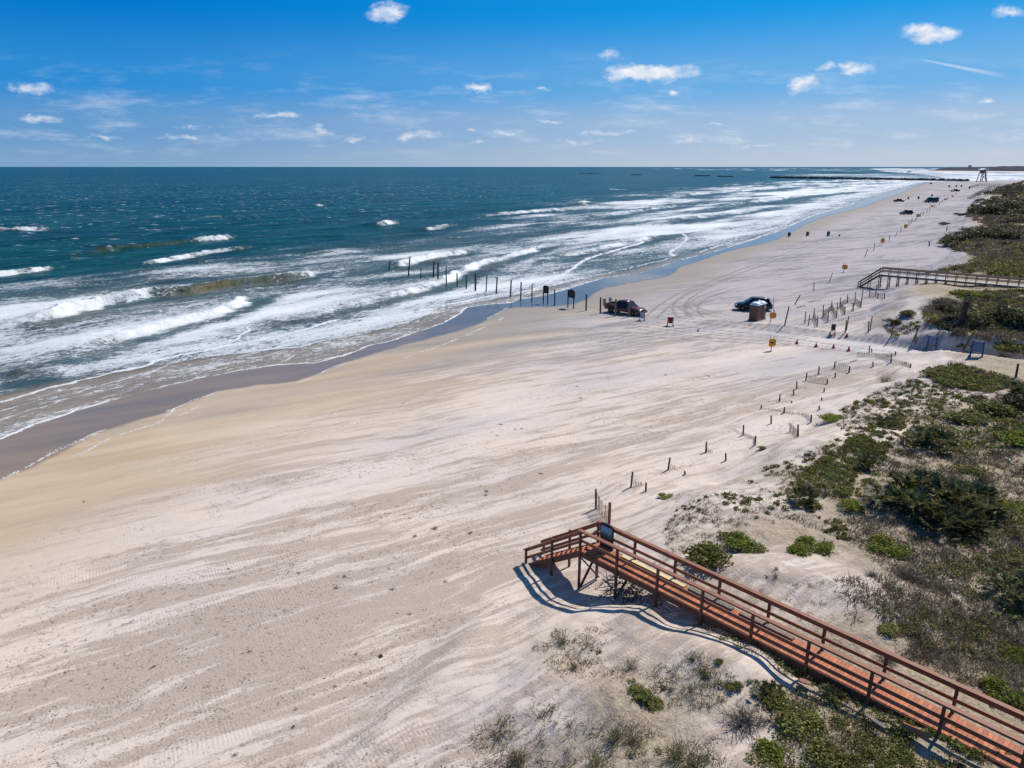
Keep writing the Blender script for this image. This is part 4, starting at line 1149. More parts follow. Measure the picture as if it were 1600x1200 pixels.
    for b_, t, lab in (((961, 494), (962.4, 467.5), 'green treated post with dark cap in front of the pickup bed'), ((983, 495.6), (983.4, 472), 'thick green treated post in front of the pickup cab')):
        p = at(*b_); tp = top_of(p, *t)
        root = empty('wooden_post', p); tag(root, lab, 'post', 'row of posts running into the surf')
        d = tp - p
        MB().tube([d * -.3, d * .5, d * .93], [.13, .13, .125], 10).build('shaft', M['green'], root)
        MB().tube([d * .931, d], [.13, .115], 10).build('cap', M['pile'] if t[0] < 970 else M['green'], root)
# ------------------------------------------------------------------ signs, cones, barrels
def face_cam(p): return math.atan2(p.x, p.y) * -1       # local -Y then looks back towards the viewpoint

def build_signs():
    # two big boards on double posts, seen from behind
    for (a, c, bx0, bx1, by0, by1, lab) in (((849, 474), (855.4, 475), 848.6, 859, 446.6, 458.8, 'dark board on two tall posts standing on wet sand, back to the viewer'),
                                            ((887.2, 480.6), (896.2, 482.4), 887, 898, 453.2, 465.6, 'dark peaked board on two tall posts on dry sand, shadow at its feet')):
        p, q = at(*a), at(*c)
        d = Vector((q.x - p.x, q.y - p.y, 0)); wd = max(d.length, .85); d.normalize()
        c0 = (p + q) / 2; root = empty('notice_board', (c0.x, c0.y, min(p.z, q.z)), math.atan2(d.y, d.x)); tag(root, lab, 'sign', 'big boards in the row of posts')
        zt = top_of(c0, (bx0 + bx1) / 2, by0).z - root.location.z; zb = top_of(c0, (bx0 + bx1) / 2, by1).z - root.location.z
        for sx in (-1, 1):
            MB().box((sx * wd / 2, 0, zt / 2 - .45), (.13, .13, zt + .7), bev=.012).build('post', M['pile'], root)
        pk = .10 if a[0] > 870 else 0
        MB().prism([(-wd / 2 - .1, zb), (wd / 2 + .1, zb), (wd / 2 + .1, zt - pk), (0, zt + .02 + pk), (-wd / 2 - .1, zt - pk)], (1, 0, 0), (0, 0, 1), (0, 1, 0), .05).build('board', M['signback'], root).location = (0, .10, 0)
        MB().bar((-wd / 2, .055, zb + .1), (wd / 2, .055, zb + .1), .03, .09, (0, 0, 1)).build('batten', M['pile'], root)
        MB().bar((-wd / 2, .055, zt - pk - .12), (wd / 2, .055, zt - pk - .12), .03, .09, (0, 0, 1)).build('batten', M['pile'], root)
    # two small grey signs behind the pickup
    for i, (b_, x0, x1, y0, y1, lab) in enumerate((((944, 482), 941.4, 946.4, 467, 477.5, 'small grey sign at the tail of the maroon pickup, lower of two'),
                                                   ((953, 478), 950.6, 955.2, 465, 471.5, 'small grey sign showing above the pickup bed, higher of two'))):
        p = at(*b_); root = empty('small_sign', p, face_cam(p)); tag(root, lab, 'sign', 'small grey signs by the pickup')
        k = (p - Vector((0, 0, H))).length / FPX
        zt = top_of(p, b_[0], y0).z - p.z; zb = top_of(p, b_[0], y1).z - p.z; w = (x1 - x0) * k
        MB().box((0, .03, zt / 2 - .25), (.06, .06, zt + .4)).build('post', M['iron'], root)
        MB().box((0, -.02, (zt + zb) / 2), (w, .03, zt - zb), bev=.01).build('frame', M['iron'], root)
        for sx in (-.25, .25):
            MB().box((sx * w * .9, -.04, (zt + zb) / 2), (w * .36, .012, (zt - zb) * .82)).build('panel', M['grey'], root)
    # orange warning signs on short posts with little red flags
    ys = [((1204.8, 548), (1201.8, 1210.6, 529.5, 541), 525, 'orange sign with two red flags on the open sand below the road'),
          ((1201.8, 505.5), (1203, 1211.3, 488, 497.3), 484, 'orange sign tilted on its post right beside the portable toilets'),
          ((1318, 425), (1316.6, 1322.8, 413.6, 420.6), 409.5, 'orange sign on the far sand left of the second boardwalk'),
          ((1378.7, 383), (1376.8, 1381.2, 372.5, 379), 369.5, 'orange sign on the far beach, second beyond the boardwalk'),
          ((1414, 357.5), (1413, 1417, 350.5, 356), 348, 'orange sign on the far beach, third beyond the boardwalk'),
          ((1433, 341.5), (1432.4, 1436.2, 334.6, 339), 333.5, 'small orange sign just right of the far dark car'),
          ((1456, 324), (1454.6, 1457.6, 320.4, 323), 319.5, 'tiny orange sign below the blue van'),
          ((1477, 313), (1475.6, 1478.4, 310, 312.4), 309, 'tiny orange sign right of the blue van'),
          ((1488, 308), (1487, 1489.4, 305.2, 307.4), 304.4, 'tiny orange sign near the farthest dark vehicle')]
    for i, (b_, (x0, x1, y0, y1), ft, lab) in enumerate(ys):
        p = at(*b_); root = empty('warning_sign', p, face_cam(p) + .25); tag(root, lab, 'sign', 'orange warning signs along the beach')
        cx = (x0 + x1) / 2
        c = top_of(p, cx, (y0 + y1) / 2) - p; k = (p - Vector((0, 0, H))).length / FPX
        w = (x1 - x0) * k; h = abs(top_of(p, cx, y0).z - top_of(p, cx, y1).z)
        c = Vector((math.cos(root.rotation_euler.z) * c.x + math.sin(root.rotation_euler.z) * c.y, 0, c.z))
        MB().bar((0, .03, -.4), (c.x * .9, .03, c.z), .07, .07, (0, 1, 0)).build('post', M['postred'], root)
        r = .22 * min(w, h)
        out_ = []
        for ax, az, s0 in ((1, 1, 0), (-1, 1, 1), (-1, -1, 2), (1, -1, 3)):
            for a in np.linspace(0, math.pi / 2, 4): out_.append((ax * (w / 2 - r) + r * math.cos(a + s0 * math.pi / 2), az * (h / 2 - r) + r * math.sin(a + s0 * math.pi / 2)))
        MB().prism(out_, (1, 0, 0), (0, 0, 1), (0, 1, 0), .06).build('sign_panel', M['yellow'], root).location = (c.x, -.04, c.z)
        MB().prism([(a * .86, b2 * .86) for a, b2 in out_], (1, 0, 0), (0, 0, 1), (0, 1, 0), .05).build('sign_back', M['dark'], root).location = (c.x + w * .22, .10, c.z - .02)
        if i < 4:
            zf = top_of(p, cx, ft).z - p.z
            for sx in (-.28, .22):
                f_ = MB().bar((c.x + sx * w, .02, c.z + h * .3), (c.x + sx * w, .02, zf), .05, .05, (0, 1, 0)); f_.build('flag', M['redflag'], root)
        if i == 0: MB().box((c.x, -.073, c.z), (w * .5, .006, h * .2)).build('marking', M['dark'], root)
    # folding signs
    def aframe(px, py, w, h, mp, mf, lab, lean=.22, grp='folding signs on the sand', rz=0.0, legs=.3):
        p = at(px, py); root = empty('folding_sign', p, face_cam(p) + rz); tag(root, lab, 'sign', grp)
        for s in (-1, 1):
            a = Vector((0, s * .32, 0)); t = Vector((0, s * .04, h))
            for sx in (-1, 1):
                MB().bar((sx * w / 2 * 1.12, s * .34, -.08), (sx * w / 2, s * .045, h), w * .16, .06, (0, 1, 0)).build('leg', mf, root)
            c0, c1 = .36, .97
            P0 = [Vector((sx * w * .42, s * (.34 - .295 * c) - s * .03 * -1, h * c)) for c in (c0, c1) for sx in (-1, 1)]
            up = (P0[2] - P0[0]).normalized(); nrm = Vector((1, 0, 0)).cross(up) * .02
            MB().poly([q - nrm for q in P0] + [q + nrm for q in P0], [(0, 1, 3, 2), (4, 6, 7, 5), (0, 4, 5, 1), (2, 3, 7, 6), (0, 2, 6, 4), (1, 5, 7, 3)]).build('panel', mp, root)
        MB().bar((-w / 2 * 1.35, -.38, .03), (-w / 2 * 1.35, .38, .03), .12, .08).build('foot', mf, root)
        MB().bar((w / 2 * 1.35, -.38, .03), (w / 2 * 1.35, .38, .03), .12, .08).build('foot', mf, root)
        return root
    aframe(1003, 501, .56, 1.0, M['grey'], M['blueboard'], 'grey folding sign on dark legs in front of the pickup bumper')
    aframe(1047, 509.5, .62, 1.15, M['red'], M['blueboard'], 'bright red folding sign on dark legs on the sand')
    r = aframe(1301, 521.5, .42, 1.15, M['dark'], M['redflag'], 'dark panel barricade on spread red legs beside the road')
    aframe(1455, 544.5, .75, 1.45, M['bluegrey'], M['blueboard'], 'tall blue folding sign by the road, the one against pale sand')
    aframe(1525, 557.5, .85, 1.55, M['bluegrey'], M['blueboard'], 'tall blue folding sign by the road, the one at the foot of green scrub')
    for b_, lab in (((1455, 544.5), 0), ((1525, 557.5), 0)):
        pass
    # traffic cones
    cones = [((1245, 537), 5.7, 'red traffic cone at the lower road edge, nearest the orange sign'), ((1275, 541.8), 5, 'red traffic cone second from the orange sign'), ((1302, 544.2), 6, 'red traffic cone third from the orange sign'),
             ((1325.8, 548.2), 6.2, 'red traffic cone farthest from the orange sign, nearest the fence'), ((1323, 525.6), 4, 'small red traffic cone at the upper road edge by the post pair')]
    for i, (b_, hp, lab) in enumerate(cones):
        p = at(*b_); k = (p - Vector((0, 0, H))).length / FPX; h = hp * k * 1.02
        root = empty('traffic_cone', p, .3 * i); tag(root, lab, 'cone', 'red cones along the sand road')
        MB().box((0, 0, .02), (.38, .38, .05), bev=.02).build('base', M['cone'], root)
        MB().tube([(0, 0, .045), (0, 0, h * .93), (0, 0, h)], [.155, .05, .035], 14).build('cone', M['cone'], root)
        if i == 0: MB().tube([(0, 0, h * .55), (0, 0, h * .72)], [.104, .085], 14, cap=False).build('collar', M['white'], root)
    # small leaning green marker
    p = at(1090, 518); o = MB().tube([(0, 0, -.2), (.05, 0, .12), (.09, .0, .34)], [.13, .09, .03], 10).poly([(.0, 0, .1), (.12, .02, .1), (.16, .02, .42), (.1, 0, .46)], [(0, 1, 2, 3)]).build('beach_marker', pmat('green_marker', (.01, .10, .07), .6, var=.2))
    o.location = p; tag(o, 'small dark green pointed marker leaning in the sand right of the red sign', 'marker')
    # barrels along the water's edge and far beach
    bar = [((1233, 369.3), 5.8, 4, 'dark trash barrel standing at the water edge, nearest the waves'), ((1261.5, 368.6), 6, 4, 'dark trash barrel on sand, middle of three by the water'),
           ((1294, 368.6), 6.4, 4, 'blue grey trash barrel on sand, farthest from the water of three'), ((1311.5, 369.3), 2.6, 2, 'tiny dark stub on sand right of the three barrels'),
           ((1419, 311.3), 3.2, 2, 'tiny far trash barrel just right of the red pickup'), ((1435, 311), 3.6, 2.2, 'tiny far trash barrel between red pickup and blue van'), ((1456, 306.8), 2.8, 2, 'tiny far trash barrel directly above the blue van'),
           ((1483, 292.3), 2.4, 2, 'tiny distant barrel, first of three beyond the farthest vehicle'), ((1494, 292.3), 2.4, 1.8, 'tiny distant barrel, second of three beyond the farthest vehicle'), ((1502, 292), 2.4, 1.8, 'tiny distant barrel, third of three beyond the farthest vehicle'),
           ((1514.5, 294.8), 2.6, 1.8, 'tiny distant barrel near the far boardwalk stairs'), ((1454.5, 287.6), 2, 2.4, 'tiny distant dark barrel below the jetty')]
    for i, (b_, hp, wp, lab) in enumerate(bar):
        p = at(*b_); k = (p - Vector((0, 0, H))).length / FPX; h = hp * k; r = wp * k / 2
        root = empty('trash_barrel', p); tag(root, lab, 'barrel', 'barrels on the far beach')
        MB().tube([(0, 0, -.02), (0, 0, h * .3), (0, 0, h * .32), (0, 0, h * .62), (0, 0, h * .64), (0, 0, h * .97)], [r, r, r * 1.05, r, r * 1.05, r], 16).build('drum', M['bluebin'] if i != 0 else M['dark'], root)
        if i < 3:
            MB().tube([(0, 0, h * .97), (0, 0, h)], [r * 1.06, r * .9], 16).build('lid', M['dark'], root)
            MB().box((0, -r * 1.0, h * .22), (r * .7, .03, h * .2)).build('sticker', M['white'], root)

# ------------------------------------------------------------------ vehicles
def lathe_y(mb, prof, n=20):
    """profile [(radius, y)] turned round the Y axis"""
    o = len(mb.v)
    for r, y in prof:
        for k in range(n):
            a = 2 * math.pi * k / n; mb.v.append((r * math.cos(a), y, r * math.sin(a)))
    for i in range(len(prof) - 1):
        for k in range(n):
            j = (k + 1) % n; mb.f.append((o + i * n + k, o + i * n + j, o + (i + 1) * n + j, o + (i + 1) * n + k)); mb.mi.append(mb.cur)
    mb.f.append(tuple(o + k for k in range(n))); mb.mi.append(0)
    mb.f.append(tuple(o + (len(prof) - 1) * n + k for k in range(n - 1, -1, -1))); mb.mi.append(0)

def loft(mb, secs):
    """secs: [(x, [(y,z)...])] closed rings of equal length"""
    o = len(mb.v); n = len(secs[0][1])
    for x, ring in secs: mb.v += [(x, y, z) for y, z in ring]
    for i in range(len(secs) - 1):
        for k in range(n):
            j = (k + 1) % n; mb.f.append((o + i * n + k, o + i * n + j, o + (i + 1) * n + j, o + (i + 1) * n + k)); mb.mi.append(mb.cur)
    mb.f.append(tuple(o + k for k in range(n - 1, -1, -1))); mb.mi.append(mb.cur)
    mb.f.append(tuple(o + (len(secs) - 1) * n + k for k in range(n))); mb.mi.append(mb.cur)

def bring(w, zb, zt, crown=.03):
    zm = zb + (zt - zb) * .55
    return [(-w * .93, zb), (-w, zb + .12), (-w * 1.0, zm), (-w * .95, zt - .06), (-w * .86, zt), (0, zt + crown), (w * .86, zt), (w * .95, zt - .06), (w, zm), (w, zb + .12), (w * .93, zb)]

def vehicle(kind, px, py, heading, paint, label, group='vehicles on the beach', L=4.7, p=None):
    """heading: world angle of the front (radians from +X)"""
    p = p if p is not None else at(px, py)
    root = empty({'pickup': 'pickup_truck', 'suv': 'parked_car', 'van': 'van'}[kind], p, heading); tag(root, label, {'pickup': 'truck', 'suv': 'car', 'van': 'van'}[kind], group)
    k = L / {'pickup': 5.7, 'suv': 4.75, 'van': 5.9}[kind]
    root.scale = (k, k, k)
    mp = M[paint]
    if kind == 'suv':
        w = .92; wb = 1.38; wr = .36; x0, x1 = -2.35, 2.35
        body = [(-2.37, bring(.80, .50, .88)), (-2.28, bring(.88, .36, .98)), (-1.7, bring(w, .30, 1.03)), (-.6, bring(w, .26, 1.03)), (.7, bring(w, .26, 1.02)), (1.05, bring(w, .28, 1.03, .05)), (1.75, bring(w * .98, .30, .94, .05)), (2.2, bring(.86, .34, .80)), (2.36, bring(.74, .42, .68))]
        cab = [(-2.22, 1.0, 1.02, .80, .66), (-1.85, 1.0, 1.60, .84, .62), (-1.3, 1.0, 1.70, .85, .64), (-.2, 1.0, 1.72, .86, .66), (.25, 1.0, 1.66, .86, .66), (.95, 1.0, 1.22, .85, .72), (1.25, 1.0, 1.02, .83, .76)]
        roof = [(-1.98, 1.60, .60), (-1.3, 1.715, .63), (-.2, 1.735, .65), (.32, 1.665, .65)]
        pill = [(-1.75, -1.98), (-.75, -.78), (.02, .08), (.92, .33)]
    elif kind == 'pickup':
        w = .98; wb = 1.78; wr = .40; x0, x1 = -2.85, 2.85
        body = [(-2.84, bring(.93, .55, .90)), (-2.78, bring(w, .45, .95)), (-1.0, bring(w, .42, .97)), (.9, bring(w, .40, 1.02)), (1.15, bring(w, .40, 1.12, .04)), (2.1, bring(w * .98, .42, 1.06, .05)), (2.65, bring(.93, .44, .96)), (2.85, bring(.86, .5, .84))]
        cab = [(-.95, 1.0, 1.72, .88, .70), (-.75, 1.0, 1.80, .90, .72), (.3, 1.0, 1.82, .90, .73), (.62, 1.0, 1.74, .90, .73), (1.2, 1.05, 1.30, .88, .8), (1.45, 1.08, 1.12, .86, .82)]
        roof = [(-.92, 1.765, .69), (-.7, 1.825, .71), (.3, 1.845, .72), (.66, 1.755, .72)]
        pill = [(-.88, -.85), (-.12, -.1), (1.15, .66)]
    else:
        w = 1.0; wb = 1.75; wr = .38; x0, x1 = -2.95, 2.95
        body = [(-2.95, bring(.96, .45, 1.35)), (-2.88, bring(w, .36, 1.4)), (-1, bring(w, .32, 1.4)), (1.2, bring(w, .32, 1.35)), (1.75, bring(w, .34, 1.22, .05)), (2.5, bring(.95, .36, 1.02)), (2.9, bring(.86, .42, .85))]
        cab = [(-2.9, 1.35, 2.25, .95, .84), (-2.6, 1.35, 2.38, .96, .84), (.6, 1.35, 2.38, .96, .84), (1.1, 1.32, 2.2, .95, .82), (1.85, 1.2, 1.42, .94, .86), (2.05, 1.2, 1.25, .92, .88)]
        roof = [(-2.9, 2.26, .86), (-2.6, 2.395, .86), (.6, 2.4, .86), (1.14, 2.215, .84)]
        pill = [(-2.85, -2.85), (-1.3, -1.3), (.55, .5), (1.8, 1.15)]
    mb = MB(); loft(mb, body); o = mb.build('body', mp, root, True)
    gl = MB(); loft(gl, [(x, [(-wb_, zb), (-wt, zt), (wt, zt), (wb_, zb)]) for x, zb, zt, wb_, wt in cab])
    gl.build('windows', mp if False else M['glass'], root)
    rf = MB(); loft(rf, [(x, [(-wt, z - .05), (-wt * .97, z), (0, z + .035), (wt * .97, z), (wt, z - .05)]) for x, z, wt in roof]); rf.build('roof', mp, root, True)
    zt_ = cab[2][2]; wt_ = cab[2][4]; zb_ = cab[2][1]; wb_ = cab[2][3]
    for xb, xt in pill:
        for s in (-1, 1):
            MB().bar((xb, s * (wb_ + .012), zb_ + .0), (xt, s * (wt_ + .012), zt_ - .07), .09, .035, (0, s, .25)).build('pillar', mp, root)
    if kind == 'van':
        for s in (-1, 1):
            MB().poly([(-2.8, s * .968, 1.4), (.45, s * .968, 1.4), (.42, s * .862, 2.3), (-2.7, s * .862, 2.3)], [(0, 1, 2, 3)]).build('side_panel', mp, root)
    if kind == 'suv':
        for s in (-1, 1): MB().tube([(-1.7, s * .56, 1.70), (-1.2, s * .58, 1.79), (-.2, s * .6, 1.80), (.2, s * .6, 1.72)], .02, 6).build('roof_rail', M['steel'], root)
    if kind == 'pickup':
        bed = MB()
        for s in (-1, 1): bed.box((-1.88, s * .93, 1.10), (1.84, .09, .30), bev=.02)
        bed.box((-1.02, 0, 1.10), (.06, 1.86, .34)); bed.build('bed_wall', mp, root)
        MB().box((-2.79, 0, .98), (.07, 1.8, .52), bev=.02).build('tailgate', mp, root)
        MB().box((-1.9, 0, .985), (1.7, 1.76, .03)).build('bed_floor', M['dark'], root)
        MB().box((2.9, 0, .56), (.14, 1.86, .22), bev=.05).build('bumper', M['iron'], root)
        MB().box((-2.9, 0, .58), (.14, 1.8, .18), bev=.04).build('bumper', M['steel'], root)
        MB().prism([(-.5, .66), (.5, .66), (.55, .92), (-.55, .92)], (0, 1, 0), (0, 0, 1), (1, 0, 0), .04).build('grille', M['dark'], root).location = (2.85, 0, 0)
    else:
        MB().box((x1 - .04, 0, .5), (.14, 1.5, .2), bev=.06).build('bumper', M['dark'], root)
        MB().box((x0 + .02, 0, .52), (.14, 1.6, .2), bev=.06).build('bumper', M['dark'], root)
    hz = {'suv': .74, 'pickup': .86, 'van': .92}[kind]
    for s in (-1, 1):
        MB().box((x1 - (.14 if kind == 'suv' else .07), s * .66, hz), (.2, .32, .15), rz=-s * .3, bev=.04).build('headlight', M['lamp'], root)
        MB().box((x0 + .02, s * .80, .92), (.1, .14, .26), bev=.03).build('tail_light', M['tail'], root)
        xm = {'suv': .85, 'pickup': 1.05, 'van': 1.55}[kind]
        MB().box((xm, s * (w + .12), cab[2][1] + .12), (.12, .22, .18), bev=.04).build('wing_mirror', mp, root)
        for xx in ({'suv': (-.55, .4), 'pickup': (-.3, .55), 'van': (.9,)}[kind]):
            MB().box((xx - .2, s * (w + .008), cab[2][1] - .14), (.2, .03, .04)).build('door_handle', M['iron'], root)
        for xx in (-wb, wb):
            wh = empty('wheel', (xx, s * (w - .10), wr)); wh.parent = root
            t = MB(); lathe_y(t, [(wr * .62, -.12), (wr * .93, -.12), (wr, -.07), (wr, .07), (wr * .93, .12), (wr * .62, .12)], 22); t.build('tyre', M['rubber'], wh)
            r_ = MB(); lathe_y(r_, [(.02, -.125), (wr * .6, -.11), (wr * .62, .11), (.02, .125)], 14); r_.build('rim', M['rim'], wh)
            ar = MB(); lathe_y(ar, [(.05, -.01), (wr * 1.2, -.01), (wr * 1.2, .01), (.05, .01)], 24); a_ = ar.build('wheel_arch', M['dark'], root); a_.location = (xx, s * (w - .0), wr + .03)
    return root

def build_vehicles():
    # maroon pickup among the posts
    a = at(951, 488.7); b_ = at(992, 494.5); c = (a + b_) / 2
    n = Vector((-(b_ - a).y, (b_ - a).x, 0)).normalized()
    c2 = c + n * .9; c2.z = (a.z + b_.z) / 2
    vehicle('pickup', 0, 0, math.atan2(b_.y - a.y, b_.x - a.x), 'maroon', 'dark maroon pickup truck driving between the posts at the beach gate', L=5.7, p=c2)
    c = at(1176, 484.6)
    vehicle('suv', 0, 0, math.atan2(.22, -.975), 'navy', 'dark blue car parked behind the portable toilets, facing the sea', L=4.95, p=c)
    c = at(1415.5, 335.2)
    vehicle('suv', 0, 0, math.atan2(-.05, -1), 'black', 'dark car alone on the far beach left of the post line', L=5.2, p=c)
    c = at(1404.5, 315.6)
    vehicle('pickup', 0, 0, math.atan2(.1, 1), 'redpaint', 'red pickup truck on the far beach near the water', L=5.8, p=c)
    c = at(1454.5, 316.6)
    vehicle('van', 0, 0, math.atan2(-.05, -1), 'vanblue', 'dark blue van on the far beach', L=7.2, p=c)
    c = at(1492, 299.6)
    vehicle('pickup', 0, 0, math.atan2(-.05, -1), 'black', 'small black pickup, farthest vehicle on the beach', L=6.3, p=c)

def build_toilets():
    a = at(1182.5, 502.6)
    d = Vector((.70, .71, 0)); e = Vector((-.71, .70, 0))
    for i, lab in enumerate(('brown portable toilet with white dome roof, the one nearer the sea', 'brown portable toilet with white dome roof and small white notice, inland one of the pair')):
        c = a + d * (.60 + i * 1.27) + e * .6
        c.z = a.z
        root = empty('portable_toilet', c, math.atan2(d.y, d.x)); tag(root, lab, 'toilet', 'pair of portable toilets')
        MB().box((0, 0, .06), (1.28, 1.34, .12), bev=.03).build('skid', M['loodark'], root)
        b_ = MB().box((0, 0, 1.08), (1.14, 1.14, 1.95), bev=.05)
        for k in range(6):
            t = -.45 + k * .18
            for s in (-1, 1):
                b_.box((s * .575, t, 1.1), (.03, .06, 1.75)); 
                if s > 0: b_.box((t, s * .575, 1.1), (.06, .03, 1.75))
        b_.build('cabin', M['loo'], root)
        dr = MB().box((0, -.585, 1.04), (.72, .035, 1.72), bev=.015).build('door', M['loodark'], root)
        MB().box((.28, -.612, 1.05), (.06, .03, .16), bev=.01).build('handle', M['dark'], dr)
        for k in range(2): MB().box((-.02 + 0, -.606, 1.72 - k * .09), (.4, .012, .04)).build('vent', M['dark'], dr)
        MB().box((0, 0, 2.08), (1.22, 1.22, .09), bev=.035).build('roof_frame', M['loodome'], root)
        dm = MB(); N = 8
        P = []
        for r_ in range(5):
            f = r_ / 4; w = .57 * math.cos(f * 1.25); z = 2.12 + .26 * math.sin(f * 1.57)
            sec = [(w * math.copysign(abs(math.cos(t)) ** .55, math.cos(t)), w * math.copysign(abs(math.sin(t)) ** .55, math.sin(t)), z) for t in np.linspace(0, 2 * math.pi, 16, endpoint=False)]
            P += sec
        F = [(r_ * 16 + k, r_ * 16 + (k + 1) % 16, (r_ + 1) * 16 + (k + 1) % 16, (r_ + 1) * 16 + k) for r_ in range(4) for k in range(16)] + [tuple(64 + k for k in range(16))]
        dm.poly(P, F).build('dome', M['loodome'], root, True)
        MB().tube([(.42, .42, 2.1), (.42, .42, 2.45)], .045, 8).build('vent_pipe', M['loodome'], root)
        if i == 1:
            MB().box((.12, -.606, 1.62), (.26, .012, .2)).build('notice', M['white'], root)
            MB().box((0.0, -.58, 1.95), (.5, .02, .08)).build('plate', M['loodome'], root)

# ------------------------------------------------------------------ far things
def rock_mesh(rr, n=10):
    bm = bmesh.new(); bmesh.ops.create_icosphere(bm, subdivisions=2, radius=1)
    for v in bm.verts: v.co *= rr.uniform(.72, 1.12)
    me = bpy.data.meshes.new('rock'); bm.to_mesh(me); bm.free(); me.materials.append(M['rock']); return me

def build_far():
    rr = random.Random(9)
    # rock jetty: one continuous bank of boulders, and loose runs farther out
    mb_v, mb_f = [], []
    def boulders(p0, p1, n, r0, r1, zz):
        V, F = [], []
        bm0 = bmesh.new(); bmesh.ops.create_icosphere(bm0, subdivisions=1, radius=1)
        bv = [v.co.copy() for v in bm0.verts]; bf = [tuple(v.index for v in f.verts) for f in bm0.faces]; bm0.free()
        for i in range(n):
            f = rr.random(); x = p0[0] + (p1[0] - p0[0]) * f; y = p0[1] + (p1[1] - p0[1]) * f
            off = rr.gauss(0, .6); r = rr.uniform(r0, r1)
            o = len(V); sx, sy, sz = rr.uniform(.8, 1.5), rr.uniform(.8, 1.4), rr.uniform(.6, 1.0)
            for v in bv:
                k = rr.uniform(.8, 1.15); V.append((x + rr.uniform(-.1, .1) + v.x * r * sx * k, y + off * 4 + v.y * r * sy * k, zz + max(0, 1 - abs(off)) * r * .6 + v.z * r * sz * k))
            F += [tuple(o + q for q in f_) for f_ in bf]
        return V, F
    p0 = flat(1205, 277.8, -1.2); p1 = flat(1512, 282.0, -.3)
    V, F = boulders(p0, p1, 620, 1.3, 2.6, -.9)
    o = link('jetty', mesh_arrays('jetty', V, F, M['rock'], False)); tag(o, 'long dark rock jetty crossing the far surf to the beach', 'jetty')
    for (xa, xb, yy, lab) in ((905, 938, 271.3, 'low run of dark rocks in the sea, farthest left of the broken breakwater'), (985, 1002, 273.2, 'short run of dark rocks second from the left in the breakwater'),
                              (1085, 1108, 275, 'run of dark rocks in the middle of the broken breakwater'), (1118, 1146, 276, 'run of dark rocks nearest the long jetty in the breakwater'), (1283, 1340, 269.6, 'thin far line of rocks behind the jetty')):
        V, F = boulders(flat(xa, yy, -1.2), flat(xb, yy, -1.2), 34, .9, 1.9, -.9)
        o = link('breakwater', mesh_arrays('breakwater', V, F, M['rock'], False)); tag(o, lab, 'breakwater', 'rock breakwaters')
    # wooded headland on the horizon
    A = flat(1437, 266.6, -1.35); B = flat(1640, 268.4, -1.35)
    d = (B - A); L = np.linalg.norm(d); d /= L; nrm = np.array([-d[1], d[0]])
    if nrm[1] < 0: nrm = -nrm
    Lx = L * 2.2
    ns, nw = 260, 14
    s = np.linspace(0, Lx, ns); w = np.linspace(-1, 1, nw)
    Sg, Wg = np.meshgrid(s, w, indexing='ij')
    prof = np.clip(1 - np.abs(Wg) ** 2.2, 0, 1)
    topz = (15 + 9 * sstep(0, L * 1.0, Sg) + 9 * (fbm(Sg * .012, Wg * 2, 5, 4) - .5)) * sstep(0, 50, Sg)
    Z = -3 + prof * (topz + 3) + prof * (fbm(Sg * .05, Wg * 9, 8, 3) - .5) * 7 * sstep(0, 50, Sg)
    X = A[0] + d[0] * Sg + nrm[0] * Wg * 190 + nrm[0] * 200; Yy = A[1] + d[1] * Sg + nrm[1] * Wg * 190 + nrm[1] * 200
    i = np.arange(ns * nw).reshape(ns, nw); f = np.stack([i[:-1, :-1], i[:-1, 1:], i[1:, 1:], i[1:, :-1]], -1).reshape(-1, 4)
    hm = pmat('far_woodland', (.030, .034, .050), .95, spec=.1, var=.45, scale=.03)
    o = link('headland', mesh_arrays('headland', np.stack([X, Yy, Z], -1).reshape(-1, 3), f, hm)); tag(o, kind='structure')
    # sand spit in front of the headland
    q = [flat(x_, y_, -1.2) for x_, y_ in ((1400, 267.9), (1650, 269.6), (1900, 268.0), (1650, 266.2), (1440, 266.6))]
    zs = [-1.33, -.6, -.6, 2.0, -.9]
    sm_ = pmat('far_sand', (.52, .46, .42), .9, var=.1, scale=.02)
    o = MB().poly([(a[0], a[1], z) for a, z in zip(q, zs)], [(0, 1, 2, 3, 4)]).build('sand_spit', sm_); tag(o, kind='structure')
    # pale building on the headland
    c = flat(1515, 263.6, -1.35); g = empty('building', (c[0] * (1 + 200 / c[1]), c[1] + 200, 4)); tag(g, 'pale square building rising above the wooded headland', 'building')
    MB().box((0, 0, 14), (28, 16, 28)).build('wall', M['concrete'], g)
    MB().box((0, 0, 28.8), (30, 18, 1.6)).build('roof', M['grey'], g)
    wn = MB()
    for k in range(5): wn.box((0, -8.1, 4 + k * 5), (24, .2, 1.8))
    wn.build('window_band', M['glass'], g)
    # small boat-like marker near the end of the headland
    c = flat(1421, 269.2, -1.3); g = empty('work_boat', (c[0], c[1], -1.3), .15); tag(g, 'small dark boat low on the water off the headland tip', 'boat')
    loftm = MB(); loft(loftm, [(-9, [(-1.8, .0), (-2.4, 1.8), (2.4, 1.8), (1.8, 0)]), (0, [(-2, -.1), (-2.7, 1.7), (2.7, 1.7), (2, -.1)]), (7, [(-1.2, .2), (-1.8, 2.2), (1.8, 2.2), (1.2, .2)]), (10, [(-.1, .9), (-.2, 2.7), (.2, 2.7), (.1, .9)])])
    loftm.build('hull', M['dark'], g); MB().box((-2, 0, 2.9), (6, 3, 2.4), bev=.2).build('cabin', M['dark'], g); MB().tube([(-2, 0, 4), (-2, 0, 7)], .2, 6).build('mast', M['dark'], g)
    # lifeguard tower
    p = at(1533, 284.0); k = (p - Vector((0, 0, H))).length / FPX
    g = empty('lifeguard_tower', p, .2); tag(g, 'tall wooden lifeguard tower with pale roof on the far beach', 'tower')
    W_, T_ = 7.2 * k, 16.5 * k
